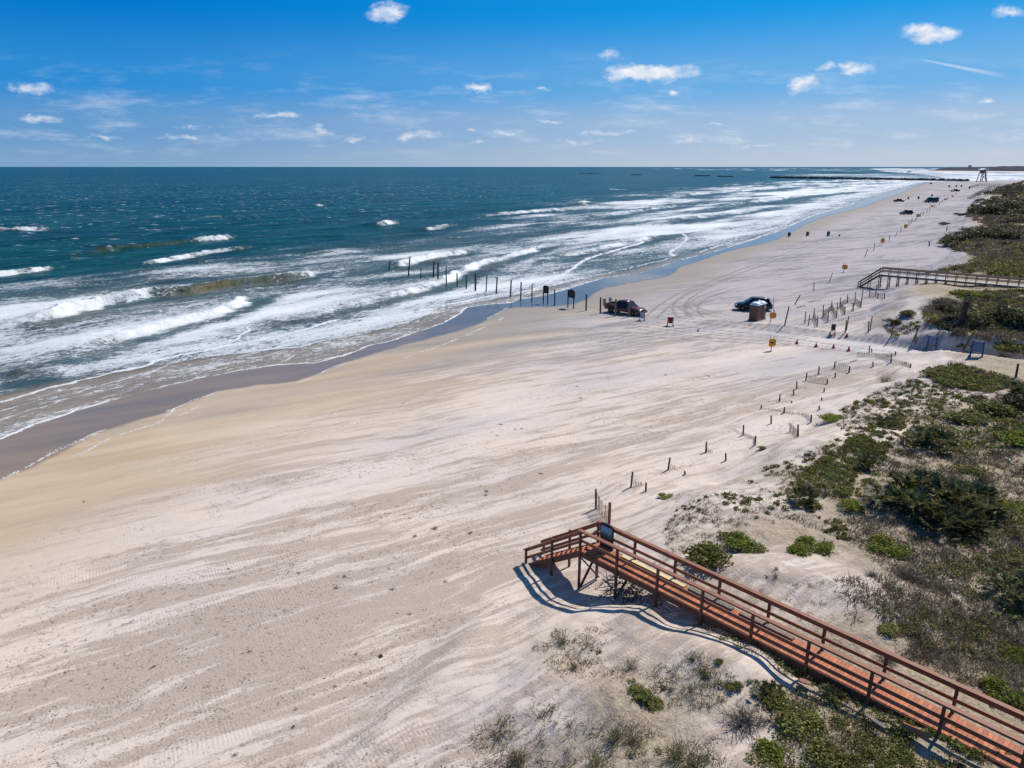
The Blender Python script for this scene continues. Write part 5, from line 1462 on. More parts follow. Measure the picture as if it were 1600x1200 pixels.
    zp = T_ * .62
    for sx in (-1, 1):
        for sy in (-1, 1):
            MB().bar((sx * W_ * .62, sy * W_ * .4, -1), (sx * W_ * .40, sy * W_ * .3, zp), .09 * W_, .09 * W_, (0, 1, 0)).build('leg', M['greywood'], g)
    for sx in (-1, 1):
        MB().bar((sx * W_ * .6, -W_ * .42, zp * .1), (-sx * W_ * .42, -W_ * .34, zp * .9), .05 * W_, .05 * W_, (0, 1, 0)).build('cross_brace', M['greywood'], g)
    MB().box((0, 0, zp), (W_ * 1.15, W_ * .95, T_ * .03)).build('platform', M['bwood'], g)
    MB().box((0.05 * W_, .05 * W_, zp + T_ * .13), (W_ * .72, W_ * .6, T_ * .22)).build('cabin', M['bwood'], g)
    MB().prism([(-.62 * W_, 0), (.62 * W_, 0), (.62 * W_, T_ * .03), (0, T_ * .11), (-.62 * W_, T_ * .03)], (1, 0, 0), (0, 0, 1), (0, 1, 0), W_ * 1.0).build('roof', M['white'], g).location = (0, 0, zp + T_ * .25)
    for z in (.06, .11):
        MB().bar((-W_ * .56, -W_ * .46, zp + T_ * z), (W_ * .56, -W_ * .46, zp + T_ * z), .03 * W_, .03 * W_).build('rail', M['greywood'], g)
    MB().bar((W_ * .55, 0, zp), (W_ * 1.05, -.2, 0), W_ * .3, .05 * W_, (0, 0, 1)).build('ladder', M['greywood'], g)
# ------------------------------------------------------------------ plants
def leafmat(name, cols, rough=.6, trans=.25, hue=.03, spec=.25):
    """cols: list of (position, colour) spread over the separate leaves"""
    m, nt, out = newmat(name); b = NB(nt)
    rnd = nt.nodes.new('ShaderNodeNewGeometry').outputs['Random Per Island']
    oi = nt.nodes.new('ShaderNodeObjectInfo').outputs['Random']
    r = b.n('ShaderNodeValToRGB'); els = r.color_ramp.elements
    while len(els) < len(cols): els.new(.5)
    for el, (p_, c_) in zip(els, cols): el.position = p_; el.color = (*c_, 1)
    b.l(rnd, r.inputs[0])
    big = b.noise(b.pos(), .9, 3, .6)
    hv = b.n('ShaderNodeHueSaturation')
    b.l(b.math('MULTIPLY', b.lin(oi, 0, 1, .82, 1.2), b.lin(big, .3, .7, .8, 1.2)), hv.inputs['Value'])
    b.l(b.lin(big, .3, .7, .5 - hue, .5 + hue), hv.inputs['Hue']); b.l(r.outputs[0], hv.inputs['Color'])
    bs = b.n('ShaderNodeBsdfPrincipled'); b.l(hv.outputs[0], bs.inputs['Base Color']); bs.inputs['Roughness'].default_value = rough
    bs.inputs['Specular IOR Level'].default_value = spec
    tr = b.n('ShaderNodeBsdfTranslucent'); b.l(hv.outputs[0], tr.inputs[0])
    mx = b.n('ShaderNodeMixShader'); mx.inputs[0].default_value = trans
    b.l(bs.outputs[0], mx.inputs[1]); b.l(tr.outputs[0], mx.inputs[2]); b.l(mx.outputs[0], out.inputs[0])
    return m
LM = dict(
    dry=leafmat('dry_scrub', [(0, (.10, .075, .05)), (.35, (.19, .145, .095)), (.7, (.28, .225, .15)), (1, (.42, .35, .25))], .8, .2, .015),
    green=leafmat('green_leaves', [(0, (.07, .076, .02)), (.4, (.145, .15, .036)), (.75, (.23, .22, .06)), (1, (.35, .30, .13))], .6, .35, spec=.1),
    bright=leafmat('bright_leaves', [(0, (.08, .11, .014)), (.5, (.16, .19, .024)), (1, (.29, .29, .05))], .6, .4, spec=.1),
    dark=leafmat('dark_leaves', [(0, (.04, .046, .02)), (.5, (.082, .086, .035)), (.85, (.14, .13, .06)), (1, (.24, .19, .11))], .6, .25, spec=.1),
    palm=leafmat('palmetto_fronds', [(0, (.04, .05, .02)), (.45, (.082, .094, .034)), (.8, (.15, .15, .06)), (.93, (.22, .18, .085)), (1, (.32, .23, .12))], .5, .28, spec=.2),
    oats=leafmat('beach_grass', [(0, (.06, .06, .022)), (.35, (.13, .125, .045)), (.7, (.24, .2, .09)), (1, (.38, .31, .18))], .7, .3, spec=.1),
    twig=leafmat('bare_twigs', [(0, (.05, .042, .034)), (.5, (.12, .10, .085)), (1, (.22, .19, .165))], .9, .05, .01),
    farscrub=leafmat('far_scrub', [(0, (.06, .058, .034)), (.4, (.11, .10, .06)), (.75, (.18, .15, .095)), (1, (.30, .24, .17))], .8, .2, spec=.1),
)

def unit(v): return v / np.maximum(np.linalg.norm(v, axis=-1, keepdims=True), 1e-9)

def blades(P, D, L, W, rs, bend=0.0, taper=.15):
    """quads: root P, direction D, length L, width W; with bend a second segment droops"""
    N = len(P); D = unit(D)
    r = rs.normal(size=(N, 3)); side = unit(np.cross(D, r)) * (W / 2)[:, None]
    if not np.any(bend):
        T = P + D * L[:, None]
        V = np.stack([P - side, P + side, T + side * taper, T - side * taper], 1).reshape(-1, 3)
        F = np.arange(4 * N).reshape(N, 4)
        return V, F
    M_ = P + D * (L * .55)[:, None]
    D2 = unit(D + np.stack([rs.normal(size=N) * .5, rs.normal(size=N) * .5, -np.full(N, bend)], 1))
    T = M_ + D2 * (L * .5)[:, None]
    V = np.stack([P - side, P + side, M_ + side * .8, M_ - side * .8, T + side * taper, T - side * taper], 1).reshape(-1, 3)
    i = (np.arange(N) * 6)[:, None]
    F = np.concatenate([i + [0, 1, 2, 3], i + [3, 2, 4, 5]], 0)
    return V, F

def leaves(C, size, rs, flat_=.5, aspect=1.7):
    """free-standing leaf quads around centres C"""
    N = len(C)
    n = unit(rs.normal(size=(N, 3)) * [1, 1, .8] + [0, 0, flat_])
    a = unit(np.cross(n, rs.normal(size=(N, 3)))); b = np.cross(n, a)
    s = size * rs.uniform(.6, 1.25, N)
    a = a * (s * aspect / 2)[:, None]; b = b * (s / 2)[:, None]
    V = np.stack([C - a, C - b * .9 + a * .1, C + a, C + b * .9 + a * .1], 1).reshape(-1, 3)
    return V, np.arange(4 * N).reshape(N, 4)

class VF:
    def __init__(s): s.V = []; s.F = []; s.n = 0
    def add(s, VF_):
        V, F = VF_; s.V.append(V); s.F.append(F + s.n); s.n += len(V)
    def mesh(s, name, mat): return mesh_arrays(name, np.concatenate(s.V), np.concatenate(s.F), mat, False)

def mesh_shrub(seed, n, leaf, lobes=6, flat_h=.62, mat='green'):
    """unit shrub, about 1 m in radius: leaves on the shells of several lobes"""
    rs = np.random.RandomState(seed); vf = VF()
    for k in range(lobes):
        a = rs.rand() * 6.28; r = rs.rand() ** .6 * .62
        c = np.array([r * math.cos(a), r * math.sin(a), rs.uniform(.15, .5) * flat_h]); R_ = rs.uniform(.28, .52)
        m = int(n / lobes * (R_ / .4) ** 2)
        d = unit(rs.normal(size=(m, 3))); d[:, 2] = np.abs(d[:, 2]) * .9 - .12
        q = c + d * R_ * (rs.rand(m, 1) ** .35) * [1, 1, flat_h + .25] + rs.normal(size=(m, 3)) * .05
        q[:, 2] = np.maximum(q[:, 2], .01)
        vf.add(leaves(q, leaf, rs))
    return vf.mesh('foliage', LM[mat])

def mesh_stems(seed, n, h, mat='twig'):
    rs = np.random.RandomState(seed)
    P = np.zeros((n, 3)); P[:, :2] = rs.normal(size=(n, 2)) * .16; P[:, 2] = -.1
    D = np.stack([rs.normal(size=n) * .8, rs.normal(size=n) * .8, np.full(n, 1.0)], 1)
    V, F = blades(P, D, rs.uniform(.5, 1, n) * h, np.full(n, .03), rs)
    return mesh_arrays('stems', V, F, LM[mat], False)

def mesh_twiggy(seed, n=420):
    rs = np.random.RandomState(seed); vf = VF()
    k = 60
    P = np.zeros((k, 3)); P[:, :2] = rs.normal(size=(k, 2)) * .15
    D = unit(np.stack([rs.normal(size=k), rs.normal(size=k), np.full(k, .7)], 1)); L = rs.uniform(.4, .85, k)
    vf.add(blades(P, D, L, np.full(k, .03), rs))
    i = rs.randint(0, k, n); f = rs.uniform(.25, 1, n)
    Q = P[i] + D[i] * (L[i] * f)[:, None]
    D2 = unit(D[i] + rs.normal(size=(n, 3)) * .8 + [0, 0, .15])
    vf.add(blades(Q, D2, rs.uniform(.15, .4, n), np.full(n, .017), rs, .0))
    return vf.mesh('twigs', LM['twig'])

def mesh_palmetto(seed, nf=46, blade_n=13):
    """unit saw palmetto: fan fronds on short stalks, about 1 m in radius"""
    rs = np.random.RandomState(seed); vf = VF()
    for k in range(nf):
        a = rs.rand() * 6.283; el = rs.uniform(.05, 1.35)
        d = np.array([math.cos(a) * math.cos(el), math.sin(a) * math.cos(el), math.sin(el)])
        root = np.array([rs.normal() * .28, rs.normal() * .28, .05])
        L = rs.uniform(.35, .62) * (1 if el < 1 else .9)
        tip = root + d * L
        vf.add(blades(root[None], d[None], np.array([L]), np.array([.022]), rs, 0.0, .7))
        sd = unit(np.cross(d, [0, 0, 1.0]) + rs.normal(size=3) * .25); upv = np.cross(sd, d)
        th = np.linspace(-1.25, 1.25, blade_n)
        D = d[None] * np.cos(th)[:, None] + sd[None] * np.sin(th)[:, None] + upv[None] * (.10 + .12 * np.abs(th)[:, None]) + rs.normal(size=(blade_n, 3)) * .05
        Lb = rs.uniform(.34, .48) * (1 - .22 * np.abs(th) / 1.25)
        N = blade_n; D = unit(D); T = tip + D * Lb[:, None]
        s2 = unit(np.cross(D, upv[None] + rs.normal(size=(N, 3)) * .2)) * .028
        Mid = tip + D * (Lb * .45)[:, None]
        droop = np.array([0, 0, -.06])
        V = np.stack([tip + s2 * .25, Mid + s2, T + droop, Mid - s2], 1).reshape(-1, 3)
        vf.add((V, np.arange(4 * N).reshape(N, 4)))
    return vf.mesh('fronds', LM['palm'])

def mesh_tuft(seed, n=90, h=.8, spread=.35, wd=.016, mat='oats', bend=.5):
    rs = np.random.RandomState(seed)
    P = np.zeros((n, 3)); P[:, :2] = rs.normal(size=(n, 2)) * spread * .45; P[:, 2] = -.04
    D = np.stack([rs.normal(size=n) * .42 - .18, rs.normal(size=n) * .42 - .12, np.ones(n)], 1)
    V, F = blades(P, D, rs.uniform(.45, 1.1, n) * h, np.full(n, wd), rs, bend)
    return mesh_arrays('blades', V, F, LM[mat], False)

def inpoly(x, y, poly):
    c = np.zeros(len(x), bool); n = len(poly); j = n - 1
    for i in range(n):
        xi, yi = poly[i]; xj, yj = poly[j]
        k = ((yi > y) != (yj > y)) & (x < (xj - xi) * (y - yi) / (yj - yi + 1e-9) + xi)
        c ^= k; j = i
    return c

def scatter(poly, n, rs, clear=()):
    xs = [p[0] for p in poly]; ys = [p[1] for p in poly]; X = []; Y_ = []; tot = 0
    while tot < n:
        x = rs.uniform(min(xs), max(xs), n * 2); y = rs.uniform(min(ys), max(ys), n * 2)
        k = inpoly(x, y, poly); X.append(x[k]); Y_.append(y[k]); tot += k.sum()
    return ats(np.concatenate(X)[:n], np.concatenate(Y_)[:n])

CLEAR = [(1455, 544, 2.2), (1525, 557, 2.0), (1447, 552, 1.6), (1515, 562, 1.6), (1301, 521, 1.0), (1245, 905, 2.9), (1215, 918, 2.0), (1285, 915, 2.3)]
def clear_of(x, y):
    ok = np.ones(len(x), bool)
    for px, py, r in CLEAR:
        c = flat(px, py, .2); ok &= (x - c[0]) ** 2 + (y - c[1]) ** 2 > r * r
    rd, ra, _ = pdist(x, y, ROAD)
    ok &= (np.abs(rd) > 2.7) | (ra < 2)
    s_ = (x - BW_O[0]) * BW_E[0] + (y - BW_O[1]) * BW_E[1]; w_ = -(x - BW_O[0]) * BW_E[1] + (y - BW_O[1]) * BW_E[0]
    ok &= ~((s_ > -4) & (w_ > -.1) & (w_ < BW_W + .1) & (vnoise(x * 3, y * 3, 4) > .35))
    return ok

ZONES = [  # polygon in the photograph, clumps, (dry, green, grass, dark) shares, size factor, patchiness
    ([(1335, 800), (1370, 745), (1400, 690), (1450, 650), (1530, 640), (1600, 600), (1800, 590), (1900, 1400), (1750, 1300), (1600, 1108), (1500, 1064), (1390, 1010), (1330, 962), (1312, 880)], 6800, (.66, .15, .18, .01), 1.0, .34),
    ([(1195, 1085), (1250, 1075), (1320, 1090), (1420, 1145), (1520, 1200), (1700, 1300), (1700, 1400), (1150, 1400), (1165, 1190), (1215, 1150), (1200, 1120)], 1500, (.25, .62, .08, .05), .9, .34),
    ([(1060, 965), (1200, 1040), (1400, 1130), (1600, 1215), (1600, 1180), (1400, 1085), (1180, 990), (1090, 950)], 420, (.35, .25, .4, 0), .6, .42),
    ([(1050, 800), (1180, 740), (1300, 690), (1420, 640), (1400, 700), (1340, 790), (1320, 870), (1230, 850), (1100, 880), (1030, 850)], 1250, (.46, .22, .32, 0), .5, .45),
    ([(1320, 780), (1340, 740), (1400, 700), (1340, 680), (1250, 740), (1230, 770)], 800, (.45, .33, .22, 0), .65, .42),
    ([(1290, 650), (1420, 592), (1500, 606), (1560, 612), (1440, 660), (1340, 690)], 900, (.58, .14, .28, 0), .42, .44),
    ([(1440, 486), (1465, 470), (1500, 458), (1600, 455), (1800, 455), (1800, 566), (1620, 562), (1540, 546), (1490, 520), (1455, 508)], 3200, (.56, .22, .18, .04), .8, .36),
    ([(1450, 577), (1500, 570), (1570, 590), (1610, 600), (1540, 614), (1460, 598)], 420, (.15, .75, .1, 0), .8, .3),
    ([(1520, 408), (1580, 388), (1700, 384), (1700, 446), (1600, 436), (1540, 428)], 800, (.45, .3, .25, 0), 1.2, .4),
    ([(1474, 374), (1500, 360), (1545, 352), (1600, 342), (1700, 342), (1700, 402), (1600, 398), (1530, 402), (1482, 386)], 1500, (.5, .15, .05, .3), .75, .50),
    ([(1440, 430), (1520, 410), (1540, 425), (1480, 428)], 120, (.5, .1, .4, 0), .6, .5),
    ([(1508, 335), (1524, 314), (1600, 300), (1700, 300), (1700, 350), (1600, 345), (1540, 352)], 1500, (.5, .1, 0.05, .35), .8, .5),
    ([(1540, 303), (1570, 291), (1600, 283.5), (1700, 283.5), (1700, 304), (1600, 304)], 1000, (.5, .1, 0, .4), 1.1, .46),
    ([(1395, 530), (1430, 516), (1440, 505), (1410, 496), (1380, 500)], 50, (.6, .1, .3, 0), .5, .5),
    ([(830, 1010), (900, 965), (1000, 990), (1100, 1015), (1170, 1070), (1120, 1110), (1000, 1110), (880, 1060)], 420, (.25, .03, .72, 0), .55, .46),
    ([(690, 1215), (760, 1130), (860, 1100), (1000, 1130), (1140, 1160), (1150, 1300), (680, 1300)], 420, (.3, .02, .68, 0), .75, .44),
    ([(1180, 870), (1240, 858), (1310, 880), (1320, 960), (1250, 970), (1180, 930)], 46, (.2, .1, .7, 0), .4, .5)]

def build_ground_cover():
    rs = np.random.RandomState(77)
    bins = {k: VF() for k in ('dry', 'green', 'oats', 'dark')}
    for zi, (poly, n, mix, sf, patch) in enumerate(ZONES):
        x, y, z = scatter(poly, n, rs)
        ok = clear_of(x, y); x, y, z = x[ok], y[ok], z[ok]
        dist = np.sqrt(x * x + y * y + (H - z) ** 2)
        # patches in world space decide what grows where
        pa = fbm(x * .35, y * .35, 200 + zi, 3); pb = fbm(x * .16, y * .16, 300 + zi, 3)
        keep = pa > patch - .12
        x, y, z, dist, pa, pb = [v[keep] for v in (x, y, z, dist, pa, pb)]
        sel = np.clip((pb - .5) * 2.2 + .5 + rs.normal(size=len(x)) * .17, 0, .999)
        cum = np.cumsum(mix) / sum(mix)
        kind = np.searchsorted(cum, sel)
        rad = sf * rs.uniform(.22, .5, len(x)) * np.clip(dist / 55, .8, 4.0) * np.where(dist > 110, .9, 1)
        for k, nm in enumerate(('dry', 'green', 'oats', 'dark')):
            i = np.where(kind == k)[0]
            if not len(i): continue
            if nm in ('dry', 'oats'):
                per = 26 if nm == 'dry' else 15
                j = np.repeat(i, per); m = len(j)
                a = rs.rand(m) * 6.283; rr_ = np.sqrt(rs.rand(m)) * rad[j] * (1 if nm == 'dry' else .7)
                P = np.stack([x[j] + rr_ * np.cos(a), y[j] + rr_ * np.sin(a), z[j]], 1); P[:, 2] = z[j] - .04
                out = .9 if nm == 'dry' else .35
                D = np.stack([np.cos(a) * rr_ / rad[j] * out + rs.normal(size=m) * .5 - .12, np.sin(a) * rr_ / rad[j] * out + rs.normal(size=m) * .5 - .1, rs.uniform(.35, 1, m)], 1)
                L = rad[j] * rs.uniform(.5, 1.15, m) * (1.0 if nm == 'dry' else 1.5)
                W = np.maximum(.014 if nm == 'dry' else .012, dist[j] * (.00085 if nm == 'dry' else .00055)) * rs.uniform(.7, 1.4, m)
                bins[nm].add(blades(P, D, L, W, rs, .35 if nm == 'oats' else 0.0))
            else:
                per = 42
                j = np.repeat(i, per); m = len(j)
                d = unit(rs.normal(size=(m, 3))); d[:, 2] = np.abs(d[:, 2])
                q = d * (rad[j] * rs.rand(m) ** .4)[:, None] * [1.1, 1.1, .7 if nm == 'green' else .95]
                C = np.stack([x[j], y[j], z[j]], 1) + q + [0, 0, .02]
                s = np.maximum(.055, np.minimum(dist[j] * .0021, rad[j] * .5))
                bins[nm].add(leaves(C, s, rs, .6))
    for nm, name, mt in (('dry', 'dry_dune_scrub', 'dry'), ('green', 'green_ground_cover', 'green'), ('oats', 'dune_grass', 'oats'), ('dark', 'dark_dune_scrub', 'farscrub')):
        o = link(name, bins[nm].mesh(name, LM[mt])); tag(o, kind='stuff')

def build_plants():
    shr = {k: [mesh_shrub(10 + i * 7 + hash_ * 31, n, lf, 7, fh, k) for i in range(3)] for hash_, (k, n, lf, fh) in enumerate((('green', 1500, .085, .6), ('bright', 1300, .085, .5), ('dark', 1700, .085, .75)))}
    stm = [mesh_stems(60 + i, 40, .5) for i in range(2)]
    pal = [mesh_palmetto(80 + i) for i in range(3)]
    twg = [mesh_twiggy(90 + i) for i in range(2)]
    tuf = [mesh_tuft(95 + i) for i in range(3)]
    cnt = [0]
    def plant(kind, px, py, wpx, lab, grp, hs=1.0, asp=1.0, rz=None):
        p = at(px, py); k = (p - Vector((0, 0, H))).length / FPX
        r = wpx * k / 2
        nm = {'green': 'green_shrub', 'bright': 'green_shrub', 'dark': 'dark_shrub', 'palm': 'palmetto', 'twig': 'bare_bush', 'tuft': 'grass_clump'}[kind]
        root = empty(nm, p, RNG.uniform(0, 6.28) if rz is None else rz); i = cnt[0]; cnt[0] += 1
        tag(root, lab, {'palm': 'palmetto', 'tuft': 'grass'}.get(kind, 'shrub'), grp)
        if kind in shr:
            o = link('foliage', shr[kind][i % 3], root); s_ = link('stems', stm[i % 2], root)
            root.scale = (r * asp, r, r * hs)
        elif kind == 'palm':
            o = link('fronds', pal[i % 3], root)
            MB().tube([(0, 0, -.2), (.05, .02, .12), (.02, .08, .25)], [.10, .09, .05], 7).build('trunk', M['bark'], root)
            root.scale = (r * asp, r, r * hs)
        elif kind == 'twig':
            link('twigs', twg[i % 2], root); s_ = link('stems', stm[i % 2], root); root.scale = (r * asp, r, r * hs)
        else:
            link('blades', tuf[i % 3], root); link('seed_stalks', tufs[i % 2], root); root.scale = (r * 2.0, r * 2.0, r * 2.0 * hs)
    tufs = [mesh_tuft(98 + i, 14, 1.25, .3, .012, 'dry', .2) for i in range(2)]
    G = 'green shrubs on the near dune'
    for a in [('green', 1108, 872, 92, 'large green shrub on white sand just beyond the boardwalk rail', G, .75), ('bright', 1150, 846, 64, 'bright green shrub touching the larger one, right and behind it', G, .6),
              ('green', 1172, 858, 50, 'small green shrub at the inland edge of the large boardwalk shrub', G, .5), ('bright', 1240, 858, 56, 'green mat shrub along the top of the smooth sand mound, left half', G, .5),
              ('bright', 1276, 856, 60, 'green mat shrub along the top of the smooth sand mound, right half', G, .55), ('bright', 1305, 655, 46, 'oval green mat plant alone on white sand near the bowed fence', G, .45),
              ('green', 1192, 702, 22, 'small green plant beside the eighth fence post', G, .5), ('bright', 1042, 777, 30, 'small green plant alone on rippled sand behind the tall fence', G, .5),
              ('green', 1000, 1090, 46, 'dark green leafy plant on sand below the boardwalk shadow', G, .8), ('green', 1018, 1100, 40, 'green leafy plant trailing right of another below the boardwalk shadow', G, .45),
              ('green', 1310, 560 + 92, 20, 'tiny green sprig at the inland tip of the oval mat plant', G, .5), ('bright', 1430, 770, 60, 'yellow green shrub at the upper edge of the big palmetto thicket', G, .6),
              ('bright', 1562, 795, 60, 'yellow green shrub on the right flank of the palmetto thicket', G, .6), ('bright', 1390, 858, 70, 'low yellow green shrub below the palmetto thicket, left part', G, .45),
              ('bright', 1330, 790, 46, 'bright green shrub left of the palmetto thicket', G, .7), ('green', 1322, 770, 40, 'small green shrub just above the bright one left of the thicket', G, .7),
              ('bright', 1572, 1090, 66, 'round bright green shrub right of the boardwalk at the lower right', G, .6), ('bright', 1590, 1030, 40, 'small bright green shrub at the right edge above the round one', G, .7),
              ('green', 1385, 985, 46, 'low green patch right of the boardwalk behind the sand mound', G, .4), ('green', 1420, 985, 40, 'low green patch right of another behind the sand mound', G, .4),
              ('green', 1505, 655, 70, 'spreading green shrub on the dune below the watercourse of white sand', G, .5), ('green', 1560, 650, 80, 'dense green shrub on the right dune, upper of the bank', G, .7),
              ('bright', 1590, 690, 70, 'yellow green shrub at the right edge on the dune bank', G, .6), ('dark', 1592, 640, 70, 'dark green shrub crown at the right edge above the dune bank', G, .9),
              ('green', 1520, 740, 56, 'green shrub between palmetto thicket and the right dune bank', G, .5), ('green', 1270, 790, 40, 'green tuft shrub right of the small spiky palmetto', G, .5),
              ('green', 1150, 935 + 140, 30, 'green plant at the end of the boardwalk rail shadow', G, .6), ('green', 1125, 1035, 18, 'little round green plant sitting in the boardwalk shadow lines', G, .9),
              ('green', 1215, 1100, 56, 'dark green shrub where the boardwalk shadow meets the scrub', G, .7), ('green', 1245, 1130, 80, 'green vine shrub in the scrub left of the boardwalk', G, .5),
              ('bright', 1215, 1185, 70, 'bright green shrub at the bottom edge left of the boardwalk', G, .6), ('green', 1290, 1185, 80, 'green shrub at the bottom edge nearest the boardwalk', G, .5),
              ('bright', 595, 1025, 9, 'tiny lone green seedling on the open sand', G, 1.2), ('bright', 1500, 460, 60, 'bright green patch under the second boardwalk', G, .5), ('bright', 1525, 463, 44, 'bright green patch right of another under the second boardwalk', G, .5),
              ('green', 1468, 587, 50, 'yellow green shrub at the seaward end of the strip below the road', G, .5), ('green', 1420, 492, 30, 'dark green shrub on the sand hummock beyond the folding sign', G, .8),
              ('dark', 1475, 488, 36, 'dark green shrub left of the dead palm trunk', G, .8), ('dark', 1530, 510, 46, 'dark round shrub right of the foot of the dead palm trunk', G, .9),
              ('dark', 1580, 505, 60, 'dark shrub at the right edge beyond the road', G, .9), ('green', 1575, 548, 60, 'green shrub on the far road bank at the right edge', G, .7), ('dark', 1395, 506, 24, 'dark tuft shrub on the white hummock above the road', G, .8)]:
        plant(*a)
    Pm = 'saw palmettos on the dune'
    for a in [('palm', 1395, 790, 70, 'saw palmetto at the left end of the big dark thicket', Pm, .8), ('palm', 1430, 800, 80, 'saw palmetto in the left half of the big dark thicket, front row', Pm, .85), ('palm', 1470, 822, 84, 'saw palmetto at the front middle of the big dark thicket', Pm, .85),
              ('palm', 1508, 822, 80, 'saw palmetto at the front right of the big dark thicket', Pm, .8), ('palm', 1535, 805, 76, 'saw palmetto at the right end of the big dark thicket', Pm, .8), ('palm', 1415, 765, 70, 'saw palmetto in the back row of the thicket, left', Pm, .8),
              ('palm', 1450, 775, 80, 'saw palmetto in the back row of the thicket, middle', Pm, .9), ('palm', 1490, 790, 84, 'saw palmetto in the centre of the big dark thicket', Pm, .9), ('palm', 1525, 780, 70, 'saw palmetto in the back row of the thicket, right', Pm, .8),
              ('palm', 1456, 700, 66, 'single round saw palmetto standing above the thicket on white sand', Pm, 1.0), ('palm', 1436, 692, 40, 'smaller palmetto at the left side of the single round one', Pm, .9),
              ('palm', 1254, 784, 54, 'spiky small palmetto alone on sand at left of the dune scrub', Pm, 1.0), ('palm', 1356, 732, 44, 'spiky palmetto midway between lone palmetto and the thicket', Pm, 1.0), ('palm', 1376, 664, 36, 'small spiky palmetto on sand above the round one', Pm, .8),
              ('palm', 1394, 668, 28, 'tiny spiky palmetto right of another above the round one', Pm, .7), ('palm', 1585, 935, 76, 'dark palmetto at the right edge beyond the boardwalk', Pm, .9), ('palm', 1560, 915, 40, 'palmetto frond clump left of the dark one at the right edge', Pm, .8),
              ('palm', 1302, 1085, 40, 'small palmetto in the scrub beneath the boardwalk', Pm, .7), ('palm', 1200, 1085, 50, 'palmetto at the end of the boardwalk shadow on the sand', Pm, .7), ('palm', 1525, 628, 26, 'small palmetto on the sand bank below the road strip', Pm, .8), ('palm', 1595, 625, 60, 'palmetto among dark shrubs at the right edge', Pm, .9)]:
        plant(*a)
    D_ = 'dark shrubs on the far dune'
    for a in [('dark', 1485, 383, 34, 'dark wind pruned shrub at the seaward tip of the far thicket', D_, .55), ('dark', 1505, 378, 40, 'dark wind pruned shrub second from the tip of the far thicket', D_, .55), ('dark', 1530, 372, 46, 'dark shrub in the middle of the far thicket', D_, .55),
              ('dark', 1556, 368, 46, 'dark shrub in the inland half of the far thicket', D_, .55), ('dark', 1586, 372, 50, 'dark shrub at the right edge of the far thicket', D_, .55), ('dark', 1500, 337, 20, 'small dark shrub alone on the far sand slope', D_, .5),
              ('dark', 1475, 351, 18, 'lowest dark shrub alone on the far sand slope', D_, .5), ('dark', 1550, 334, 50, 'brown dark shrub on the far ridge slope', D_, .6), ('dark', 1582, 328, 60, 'dark shrub on the far ridge at the right edge', D_, .55), ('dark', 1497, 392, 20, 'small dark shrub below the far thicket', D_, .6)]:
        plant(*a)
    for a in [('twig', 1160, 1130, 88, 'rounded leafless grey twiggy bush on sand near the scrub edge', 'bare bushes', .85), ('twig', 1385, 1035, 46, 'brown twiggy bush right of the boardwalk', 'bare bushes', .8), ('twig', 1362, 900, 32, 'brown twiggy bush at the edge of the smooth sand mound', 'bare bushes', .8),
              ('twig', 1420, 905, 56, 'brown twiggy bush below the palmetto thicket', 'bare bushes', .7), ('twig', 1100, 1060, 12, 'tiny brown tuft bush by the boardwalk shadow', 'bare bushes', 1.0)]:
        plant(*a)
    T_ = 'clumps of tall beach grass'
    for a in [('tuft', 962, 1155, 40, 'dark dense grass clump at the lower middle of the sand', T_, 1.0), ('tuft', 1060, 1185, 50, 'tall brown grass clump at the bottom edge', T_, 1.1), ('tuft', 1085, 1195, 40, 'golden grass clump right of the tall brown one at the bottom edge', T_, 1.0),
              ('tuft', 930, 1195, 44, 'grass clump at the bottom edge left of the tall brown one', T_, 1.0), ('tuft', 990, 1160, 34, 'green tinged grass clump right of the dark dense one', T_, .7), ('tuft', 880, 1005, 26, 'dark grass clump on the sand slope below the stairs shadow', T_, 1.1),
              ('tuft', 897, 1045, 24, 'grass clump below the dark one on the sand slope', T_, 1.0), ('tuft', 985, 1045, 22, 'grass clump above the dark green leafy plants', T_, 1.1), ('tuft', 1098, 1052, 16, 'small grass clump by the boardwalk shadow', T_, 1.2), ('tuft', 808, 1190, 40, 'wispy grass clump at the bottom edge, farthest toward the open sand', T_, 1.0),
              ('tuft', 1212, 902, 14, 'dark grass tuft on the smooth white mound', T_, 1.1), ('tuft', 1214, 890, 10, 'little grass sprig above the dark tuft on the mound', T_, 1.2), ('tuft', 1383, 597, 22, 'pale grass clump on sand by the road strip', T_, .8)]:
        plant(*a)
    # dead palm with a ragged crown beyond the road
    p = at(1504, 508); t = top_of(p, 1510, 470); d = t - p
    root = empty('palm_tree', p); tag(root, 'dark dead palm trunk with small ragged crown beyond the road', 'tree')
    rr = random.Random(4)
    pts = [d * f + Vector((rr.uniform(-.06, .06), rr.uniform(-.06, .06), 0)) for f in (-.08, .1, .3, .5, .7, .88, .98)]
    MB().tube(pts, [.30, .26, .23, .22, .22, .26, .2], 12).build('trunk', M['bark'], root)
    boots = MB()
    for k in range(34):
        f = rr.uniform(.1, .98); a = rr.uniform(0, 6.28); c = d * f + Vector((math.cos(a), math.sin(a), 0)) * .27
        boots.bar(c, c + Vector((math.cos(a) * .2, math.sin(a) * .2, .3)), .1, .05, (0, 0, 1))
    boots.build('leaf_stubs', M['bark'], root)
    cr = link('crown', mesh_palmetto(123, 26, 9), root); cr.location = d * .96; cr.scale = (1.25, 1.25, .85)
    cr2 = link('hanging_fronds', mesh_palmetto(124, 14, 8), root); cr2.location = d * .90 + Vector((.3, -.2, 0)); cr2.scale = (.9, .9, -.9)
    # tangle of dead branches heaped against the boardwalk posts
    p = at(985, 935); root = empty('brush_pile', p); tag(root, 'tangled heap of dead grey branches against the boardwalk posts', 'branches')
